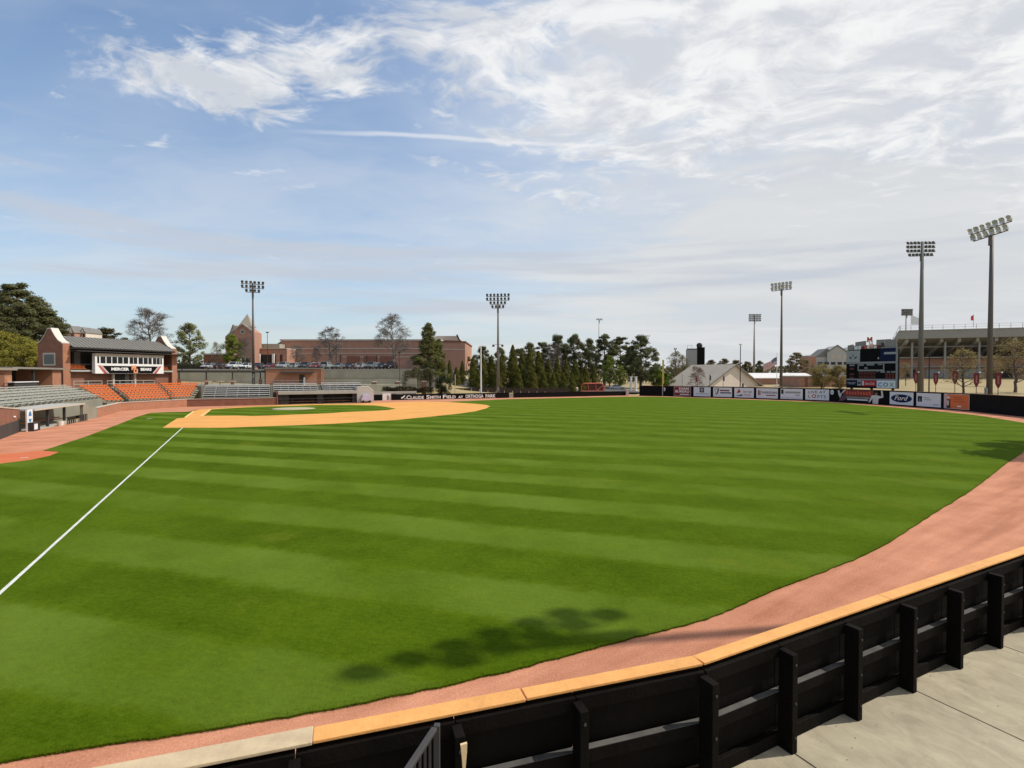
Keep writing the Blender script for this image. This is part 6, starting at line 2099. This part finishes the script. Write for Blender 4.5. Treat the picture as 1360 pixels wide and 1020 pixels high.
def proto(kind, seed):
    key = (kind, seed)
    if key in PROTO:
        return PROTO[key]
    r_ = random.Random(seed * 7 + len(kind))
    if kind in ('bare', 'bud'):
        t, zs = mk_bare(seed)
        tm = t.mb.mesh('trunk')
        tm.materials.append(BARKG if kind == 'bare' else BARK)
        cent = np.array([tuple(p) for p in t.tips])
        if kind == 'bud':
            pts = np.concatenate([cent + nr.normal(scale=.28, size=cent.shape) for _ in range(7)])
            v, f = leaf_quads(pts, .105)
            cm = npmesh('crown', v, f, leafmat('budding leaf', (0.31, 0.255, 0.125), .3, .35))
        else:
            # fine twigs
            n = len(cent) * 8
            base = np.repeat(cent, 8, 0) + nr.normal(scale=.08, size=(n, 3))
            d = rand_dirs(n)
            d[:, 2] = np.abs(d[:, 2]) * .8
            tip = base + d * (.5 + .4 * nr.rand(n))[:, None]
            w = np.cross(d, rand_dirs(n))
            w = w / np.linalg.norm(w, axis=1)[:, None] * .022
            v = np.stack([base - w, base + w, tip], 1).reshape(-1, 3)
            cm = npmesh('twigs', v, np.arange(n * 3).reshape(-1, 3), BARKG)
        H_ = zs
    elif kind in ('pine', 'oak', 'spring'):
        t = Tree(seed)
        H_ = 10.0
        clear = {'pine': .38, 'oak': .16, 'spring': .2}[kind]
        p = Vector((0, 0, 0))
        tops = [p]
        for i in range(6):
            q = Vector((r_.uniform(-.12, .12), r_.uniform(-.12, .12), H_ * (i + 1) / 6 * .95))
            t.mb.tube(p, q, .26 * (1 - i / 6.6), .26 * (1 - (i + 1) / 6.6), 7, caps=False)
            p = q
            tops.append(q)
        cent, rad = [], []
        n = {'pine': 62, 'oak': 78, 'spring': 80}[kind]
        for i in range(n):
            u = (i + r_.random()) / n
            z = H_ * (clear + (1 - clear) * u)
            if kind == 'pine':
                wmax = 2.15 * (math.sin(math.pi * min(1, .16 + u * .80)) ** .7)
            else:
                wmax = 2.9 * (math.sin(math.pi * min(1, .2 + u * .76)) ** .8)
            rr_ = wmax * math.sqrt(r_.random()) * 1.05
            a_ = r_.uniform(0, 6.283)
            c = Vector((rr_ * math.cos(a_), rr_ * math.sin(a_), z + r_.uniform(-.2, .2)))
            cent.append(tuple(c))
            rad.append(r_.uniform(.40, .80) * (1.1 if kind != 'pine' else .95))
            st = Vector((0, 0, max(H_ * clear * .9, z - rr_ * .55)))
            t.mb.tube(st, c, .06, .02, 4, caps=False)
        tm = t.mb.mesh('trunk')
        tm.materials.append(BARK)
        pts, hn = in_clumps(cent, rad, {'pine': 150, 'oak': 150, 'spring': 110}[kind], .62 if kind == 'pine' else .8, .35)
        v, f = leaf_quads(pts, {'pine': .13, 'oak': .14, 'spring': .14}[kind], hint=hn)
        lm = {'pine': leafmat('pine needles', (0.138, 0.150, 0.076), .4, .42), 'oak': leafmat('evergreen leaf', (0.138, 0.150, 0.076), .4, .42), 'spring': leafmat('spring leaf', (0.20, 0.24, 0.06), .35, .35)}[kind]
        cm = npmesh('crown', v, f, lm)
    elif kind == 'cypress':
        H_ = 10.0
        t = Tree(seed)
        t.mb.tube((0, 0, 0), (0, 0, H_ * .9), .2, .03, 7, caps=False)
        n = 5200
        u = nr.rand(n) ** .85
        z = .35 + u * (H_ - .4)
        ph = nr.rand(n) * 6.283
        prof = np.clip((1 - u), 0, 1) ** .72 * (1 - .30 * np.exp(-u * 14)) * 1.75
        lump = 1 + .16 * np.sin(ph * 3 + z * 1.9 + seed) + .12 * np.sin(ph * 5 - z * 3.1 + seed * 2) + .09 * np.sin(z * 6 + ph * 2)
        rr_ = prof * lump * (.72 + .30 * nr.rand(n)) + .04
        pts = np.stack([rr_ * np.cos(ph), rr_ * np.sin(ph), z], 1)
        hn = np.stack([np.cos(ph), np.sin(ph), np.full(n, .45)], 1)
        v, f = leaf_quads(pts, .155, up=.55, aspect=.5, hint=hn)
        # core of darker inner twigs
        tm = t.mb.mesh('trunk')
        tm.materials.append(BARK)
        k2 = 1500
        u = nr.rand(k2) ** .8
        ph = nr.rand(k2) * 6.283
        rr_ = np.clip(1 - u, 0, 1) ** .7 * 1.0 * nr.rand(k2)
        v2, f2 = leaf_quads(np.stack([rr_ * np.cos(ph), rr_ * np.sin(ph), .5 + u * (H_ - 1.2)], 1), .3, up=.3)
        cm = npmesh('crown', np.concatenate([v, v2]), np.concatenate([f, f2 + len(v)]), leafmat('cypress spray', (0.135, 0.142, 0.042), .45, .35))
    elif kind == 'cedar':
        H_ = 10.0
        t = Tree(seed)
        t.mb.tube((0, 0, 0), (0, 0, H_ * .97), .24, .03, 8, caps=False)
        cent, rad = [], []
        for i in range(130):
            u = (i + r_.random()) / 130
            z = H_ * (.14 + .85 * u)
            w_ = 2.75 * (1 - u) ** .75 * (0.75 + .25 * math.sin(u * 23)) + .12
            a_ = i * 2.4 + r_.uniform(-.5, .5)
            f_ = r_.uniform(.45, 1.0)
            c = Vector((w_ * f_ * math.cos(a_), w_ * f_ * math.sin(a_), z + f_ * .35))
            t.mb.tube((0, 0, z - .25), c, .05, .015, 4, caps=False)
            cent.append(tuple(c))
            rad.append(r_.uniform(.34, .62) * (1.1 - .4 * u))
        tm = t.mb.mesh('trunk')
        tm.materials.append(BARK)
        pts, hn = in_clumps(cent, rad, 95, .8, .3)
        v, f = leaf_quads(pts, .11, up=.2, hint=hn)
        cm = npmesh('crown', v, f, leafmat('shaggy pine needles', (0.155, 0.170, 0.066), .4, .42))
    elif kind == 'bush':
        H_ = 5.0
        t = Tree(seed)
        for i in range(5):
            t.limb(Vector((r_.uniform(-.2, .2), r_.uniform(-.2, .2), 0)), Vector((r_.uniform(-.4, .4), r_.uniform(-.4, .4), 1)).normalized(), 1.5, .07, 2, [2, 3], .5, .7, .1, 5)
        cent, rad = [], []
        for i in range(34):
            a_, u = r_.uniform(0, 6.283), r_.random()
            z = .7 + 3.9 * u
            w_ = 2.1 * math.sin(math.pi * min(1, .22 + u * .7)) ** .8 * math.sqrt(r_.random())
            cent.append((w_ * math.cos(a_), w_ * math.sin(a_), z))
            rad.append(r_.uniform(.5, .85))
        tm = t.mb.mesh('trunk')
        tm.materials.append(BARK)
        pts, hn = in_clumps(cent, rad, 170, .85, .5)
        v, f = leaf_quads(pts, .11, hint=hn)
        cm = npmesh('crown', v, f, leafmat('yellow green leaf', (0.23, 0.22, 0.05), .32, .35))
    PROTO[key] = (tm, cm, H_)
    return PROTO[key]


def plant(kind, seed, name, label, px_, py_top, dist, z0=None, wide=1.0, group=None, cmat=None, cat='tree', rz=None):
    tm, cm, H_ = proto(kind, seed)
    p = P(px_, py_top, dist)
    z0 = terrain_z(p.x, p.y) - .1 if z0 is None else z0
    s_ = (p.z - z0) / H_
    t = thing(name, label, cat, (p.x, p.y, z0), rnd.uniform(0, 6.28) if rz is None else rz, group)
    t.scale = (s_ * wide, s_ * wide, s_)
    link('trunk', tm, t)
    c = link('crown' if kind != 'bare' else 'twigs', cm, t)
    if cmat:
        c.material_slots[0].link = 'OBJECT'
        c.material_slots[0].material = cmat
    return t


# cypress row
CY = [(584.7, 474), (597, 478), (614, 479), (628, 473), (641, 470), (653, 471.5), (667, 468), (681, 458), (693, 468), (704, 462), (715.5, 466), (728, 475), (740, 473.5), (752, 477), (764, 476), (777.5, 483), (789, 483.5)]
ORD = ['first', 'second', 'third', 'fourth', 'fifth', 'sixth', 'seventh', 'eighth', 'ninth', 'tenth', 'eleventh']
CYL = ['conical cypress beside the dark rounded shrub', 'conical cypress right behind the short pale posts', 'second conical cypress before the white pole', 'conical cypress just before the bare white pole', 'conical cypress directly behind the bare white pole', 'conical cypress between the white pole and the floodlight pole', 'conical cypress just past the four-row floodlight pole', 'tallest and broadest conical cypress of the row'] + [ORD[i] + ' tall conical cypress past the tallest one, towards the red batting cage' for i in range(9)]
for k, (x, y) in enumerate(CY):
    plant('cypress', k % 4, 'cypress_tree', CYL[k], x, y, 142 + (k % 3) * 1.6, wide=1.12 if k % 5 else 1.3, group='cypress row behind the foul wall')
for k, (x, y) in enumerate(((606, 487), (636, 490), (660, 488), (688, 489), (708, 491), (722, 493), (735, 495), (748, 494), (760, 496), (772, 497))):
    plant('cypress', (k + 1) % 4, 'cypress_tree', ORD[k] + ' short conical cypress counted from the dark rounded shrub', x, y, 137 + (k % 2) * 2, wide=1.55, group='short cypresses in the row')
PINES = [(702, 457, 'oak', 178), (722, 455, 'pine', 184), (741, 446.5, 'oak', 186), (762, 446.5, 'oak', 183), (782, 451.5, 'oak', 186), (803, 446.5, 'pine', 178), (824, 448.5, 'pine', 182), (641, 461, 'oak', 190), (613, 462, 'oak', 195), (664, 463, 'oak', 188), (690, 463, 'pine', 192)]
for k, (x, y, kd, d_) in enumerate(PINES):
    plant(kd, k % 3, 'evergreen_tree', ORD[sorted([q_[0] for q_ in PINES]).index(x)] + ' tall evergreen behind the cypress row counted from the long brick hall', x, y, d_, wide=.95 if kd == 'oak' else 1.15, group='evergreens behind the cypress row')
plant('oak', 1, 'evergreen_tree', 'big dark evergreen standing by the white columns', 851, 447, 162, wide=1.08)
plant('pine', 2, 'evergreen_tree', 'leaning dark evergreen stem beside the big one by the white columns', 838, 462, 166, wide=1.1)
plant('spring', 0, 'spring_tree', 'bright spring green tree behind the red batting cage', 810, 474, 158, wide=.95)
plant('spring', 1, 'spring_tree', 'low spring green tree left of the big evergreen', 824, 487, 156, wide=1.1)
plant('bare', 4, 'bare_tree', 'brown leafless tree in front of the dark evergreens', 733, 458, 168, wide=1.2, cmat=mat('brown twigs', (0.10, 0.07, 0.055), .9))
# left hill
for k, (x, y, d_, w_, lab) in enumerate(((22, 378, 132, 1.5, 'tallest dark pine on the hill left of the press box'), (-8, 388, 136, 1.4, 'dark pine at the outer side of the hill grove'), (46, 396, 138, 1.45, 'broad dark pine sloping down towards the press box roof'), (64, 414, 140, 1.35, 'lower dark pine above the press box gable'), (2, 408, 128, 1.3, 'ragged dark pine with open gaps on the hill'), (34, 412, 130, 1.5, 'dense middle pine of the hill grove'), (78, 436, 142, 1.2, 'small dark pine beside the hill houses'))):
    plant('oak' if k % 3 else 'pine', k % 3, 'hill_pine', lab, x, y, d_, wide=w_ * .85, group='pines on the left hill')
for k, (x, y, d_) in enumerate(((-4, 440, 112), (14, 441, 114), (30, 447, 112), (44, 452, 113), (6, 452, 106), (24, 458, 106), (40, 464, 106), (-16, 458, 108))):
    plant('bush', k % 3, 'flowering_shrub', ORD[sorted([44, -4, 14, 30, 6, 24, 40, -16], reverse=True).index(x)] + ' rounded yellow-green shrub tree counted from the press box gable', x, y, d_, z0=4.8, wide=1.15, group='yellow-green shrubs on the hill')
plant('bare', 1, 'bare_tree', 'wide leafless tree behind the press box roof', 198, 411, 150, z0=7, wide=1.5)
plant('oak', 2, 'round_tree', 'low olive tree behind the middle of the press box roof', 142, 437, 190, z0=8, wide=1.7, cmat=leafmat('olive leaf', (0.085, 0.078, 0.036), .3))
plant('bare', 2, 'bare_tree', 'small leafless tree beside the hill houses', 121, 437, 185, z0=9, wide=1.1)
plant('spring', 2, 'spring_tree', 'airy light green tree beside the press box', 252, 429.5, 142, z0=LZ, wide=1.02, cmat=leafmat('light spring leaf', (0.25, 0.27, 0.12), .3, .4))
plant('spring', 0, 'spring_tree', 'bright green tree in front of the chapel', 308, 446, 158, z0=LZ, wide=1.1, cmat=leafmat('bright spring leaf', (0.17, 0.23, 0.035), .3, .35))
plant('bud', 3, 'budding_tree', 'thin pale tree left of the bright green tree', 287, 454, 160, z0=LZ, wide=.8)
plant('bare', 3, 'bare_tree', 'leafless tree in front of the chapel wall', 325, 450, 158, z0=LZ, wide=.9)
plant('bare', 2, 'bare_tree', 'leafless tree beside the lamp post before the long brick hall', 437, 434, 150, z0=LZ, wide=1.35)
plant('bare', 5, 'bare_tree', 'tall round leafless tree standing behind the black cars', 522, 417, 131, z0=LZ, wide=1.42)
plant('bare', 4, 'bare_tree', 'short wide leafless tree before the hall entrance', 396, 459, 152, z0=LZ, wide=1.3)
plant('bare', 1, 'bare_tree', 'slim leafless tree between the two lamp posts', 420, 462, 150, z0=LZ, wide=.9)
plant('bare', 3, 'bare_tree', 'low leafless tree beside the pine at the end of the hall', 548, 472, 138, z0=5, wide=1.2)
plant('cedar', 0, 'shaggy_pine', 'big shaggy pine at the end of the retaining wall', 569, 430.5, 127, z0=1.8, wide=1.3)
plant('cedar', 1, 'shaggy_pine', 'smaller shaggy pine tucked beside the big one', 583, 452, 131, z0=1.8, wide=1.0)
# right hand side
plant('bush', 0, 'green_shrub', 'dense green shrub right of the white columns', 873, 490, 158, wide=1.2, cmat=leafmat('mid green leaf', (0.075, 0.12, 0.022), .3))
plant('bush', 1, 'green_shrub', 'low green shrub behind the yellow foul pole', 884, 495, 160, wide=1.3, cmat=MATS['mid green leaf'])
plant('bud', 1, 'budding_tree', 'pale olive tree left of the sign tower', 898, 467, 195, wide=1.25, cmat=leafmat('pale olive leaf', (0.17, 0.16, 0.075), .3))
plant('bud', 2, 'budding_tree', 'second pale olive tree close to the sign tower', 908, 472, 205, wide=1.2, cmat=MATS['pale olive leaf'])
for k, (x, y, d_) in enumerate(((946, 479, 240), (962, 477, 245), (978, 479, 242), (992, 481, 236))):
    plant('oak', k % 3, 'distant_tree', ORD[k] + ' distant tan-green tree over the field house ridge counted from the sign tower', x, y, d_, wide=1.5, group='trees over the field house', cmat=leafmat('tan green leaf', (0.17, 0.145, 0.070), .3))
plant('oak', 0, 'distant_tree', 'small dark tree left of the striped flag', 1010, 480, 225, wide=1.2)
plant('bud', 0, 'budding_tree', 'tan budding tree behind the striped flag', 1024, 484, 200, wide=1.4)
plant('oak', 1, 'budding_tree', 'round tan tree right of the dark floodlight pole', 1058, 469, 215, wide=1.3, cmat=leafmat('tan bud leaf', (0.235, 0.20, 0.115), .28, .3))
plant('bush', 2, 'budding_shrub', 'spreading olive-tan tree in front of the brick hall', 1092, 483, 142, z0=1.2, wide=1.15, cmat=leafmat('olive tan leaf', (0.28, 0.23, 0.10), .3, .35))
plant('bush', 1, 'budding_shrub', 'lower olive-tan tree beside the scoreboard', 1116, 485, 140, z0=1.2, wide=1.1, cmat=MATS['olive tan leaf'])
plant('bare', 5, 'bare_tree', 'dark leafless tree left of the apartment house', 1079, 484, 200, wide=.8)
plant('bare', 3, 'bare_bush', 'brown leafless bush in front of the field house roof', 926, 487, 137, z0=.3, wide=1.3, cmat=mat('reddish twigs', (0.19, 0.12, 0.085), .9))
plant('bud', 3, 'budding_tree', 'airy tan tree with forked trunk among the red pennants', 1280, 463, 84, z0=1.6, wide=1.35)
plant('bud', 5, 'budding_tree', 'fuller tan tree in front of the stadium brick base', 1349, 450, 92, z0=1.8, wide=1.5)
plant('bud', 1, 'budding_tree', 'small tan tree between the scoreboard and the stadium door', 1203, 482, 118, z0=2.6, wide=.9)
plant('bud', 4, 'budding_tree', 'short tan tree in front of the stadium columns by the brown pole', 1318, 472, 110, z0=2.8, wide=1.2)
plant('bush', 2, 'round_shrub', 'dark rounded shrub beside the pale posts', 588, 497.5, 119, z0=.1, wide=.92, cmat=leafmat('dark shrub leaf', (0.030, 0.046, 0.026), .35))
# clipped hedge and climbing plants
hg = MB().box(0, 0, 0, 5.8, 1.4, 1.15)
p = P(234, 489, EDGE + .9)
t = thing('clipped_hedge', 'clipped green hedge at the left end of the upper car park', 'hedge', (p.x, p.y, LZ))
MB().box(.1, .1, 0, 5.7, 1.3, 1.0).build('twigs', BARK, t)
n = 4200
c = nr.rand(n, 3) * np.array([5.8, 1.4, 1.2])
k = nr.randint(0, 3, n)
c[k == 0, 1] = 0.02 + .1 * nr.rand((k == 0).sum())
c[k == 1, 2] = 1.14 + .08 * nr.rand((k == 1).sum())
v, f = leaf_quads(c, .07)
link('foliage', npmesh('foliage', v, f, leafmat('hedge leaf', (0.050, 0.075, 0.018), .35)), t)


def shrub_band(name, label, pts, n, size, m, cat, hgt, thick, kind=None):
    e = [Vector(p_) for p_ in pts]
    seg = nr.randint(0, len(e) - 1, n)
    u = nr.rand(n)
    a = np.array([tuple(q_) for q_ in e])
    c = a[seg] + (a[seg + 1] - a[seg]) * u[:, None]
    hmod = .6 + .4 * np.sin(c[:, 0] * 1.7 + seg) * np.cos(c[:, 0] * .63)
    c = c + np.stack([(nr.rand(n) - .5) * .5, (nr.rand(n) - .5) * thick, nr.rand(n) ** .8 * hgt * (.55 + .45 * hmod)], 1)
    v, f = leaf_quads(c, size)
    o_ = link(name, npmesh(name, v, f, m))
    return tag(o_, label, cat, kind=kind)


shrub_band('climbing_ivy', 'grey-green creeper covering the end of the concrete retaining walls', [P(536, 512, 116.3), P(550, 506, 118), P(563, 505, 120.5), P(576, 508, 121)], 2600, .16, leafmat('creeper leaf', (0.115, 0.115, 0.062), .35), 'creeper', 3.4, 1.4, 'stuff')
shrub_band('low_hedge', 'dark low hedge at the foot of the picket fence', [P(499, 521, 109), P(535, 521.5, 111.5), P(575, 522, 115)], 4200, .13, leafmat('dark hedge leaf', (0.050, 0.048, 0.026), .4), 'hedge', 1.5, .9, 'stuff')
shrub_band('distant_woods', 'far wooded skyline beyond the campus', [(-420, 330, 8), (-250, 350, 8), (-100, 380, 6), (60, 390, 4), (200, 380, 3.5), (330, 340, 4), (460, 300, 4)], 16000, 1.1, leafmat('far woods leaf', (0.075, 0.080, 0.042), .35), 'woods', 9.0, 26, 'stuff')
shrub_band('distant_woods', 'nearer low thicket between the evergreens and the field house', [(20, 205, 1.5), (60, 215, 2), (88, 225, 2)], 5200, .4, leafmat('thicket leaf', (0.10, 0.10, 0.05), .35), 'woods', 6.0, 10, 'stuff')

# tall tree behind the right field wall, outside the frame, whose crown shades the turf and track there
tm, cm, H_ = proto('oak', 1)
t = thing('evergreen_tree', 'tall evergreen behind the right field wall shading the turf and track', 'tree', (46.0, 35.7, -.2), .6)
t.scale = (2.0, 2.0, 1.9)
link('trunk', tm, t)
link('crown', cm, t)
# grit and dry leaves blown against the foot of the near wall
n = 150
s_ = nr.rand(n) * 9.5
off = .05 + nr.rand(n) ** 3 * 1.5
c = np.array([tuple((WN[1] + dB * a_ + oB * b_)[:2]) + (PZ + .006,) for a_, b_ in zip(s_, off)])
v, f = leaf_quads(c, .009, hint=np.tile([0, 0, 3.0], (n, 1)))
tag(link('leaf_litter', npmesh('leaf_litter', v, f, mat('dry litter', (0.16, 0.12, 0.07), .9, .4, 9))), 'dry leaf litter and grit along the foot of the near black wall', 'litter', kind='stuff')

finish_texts()
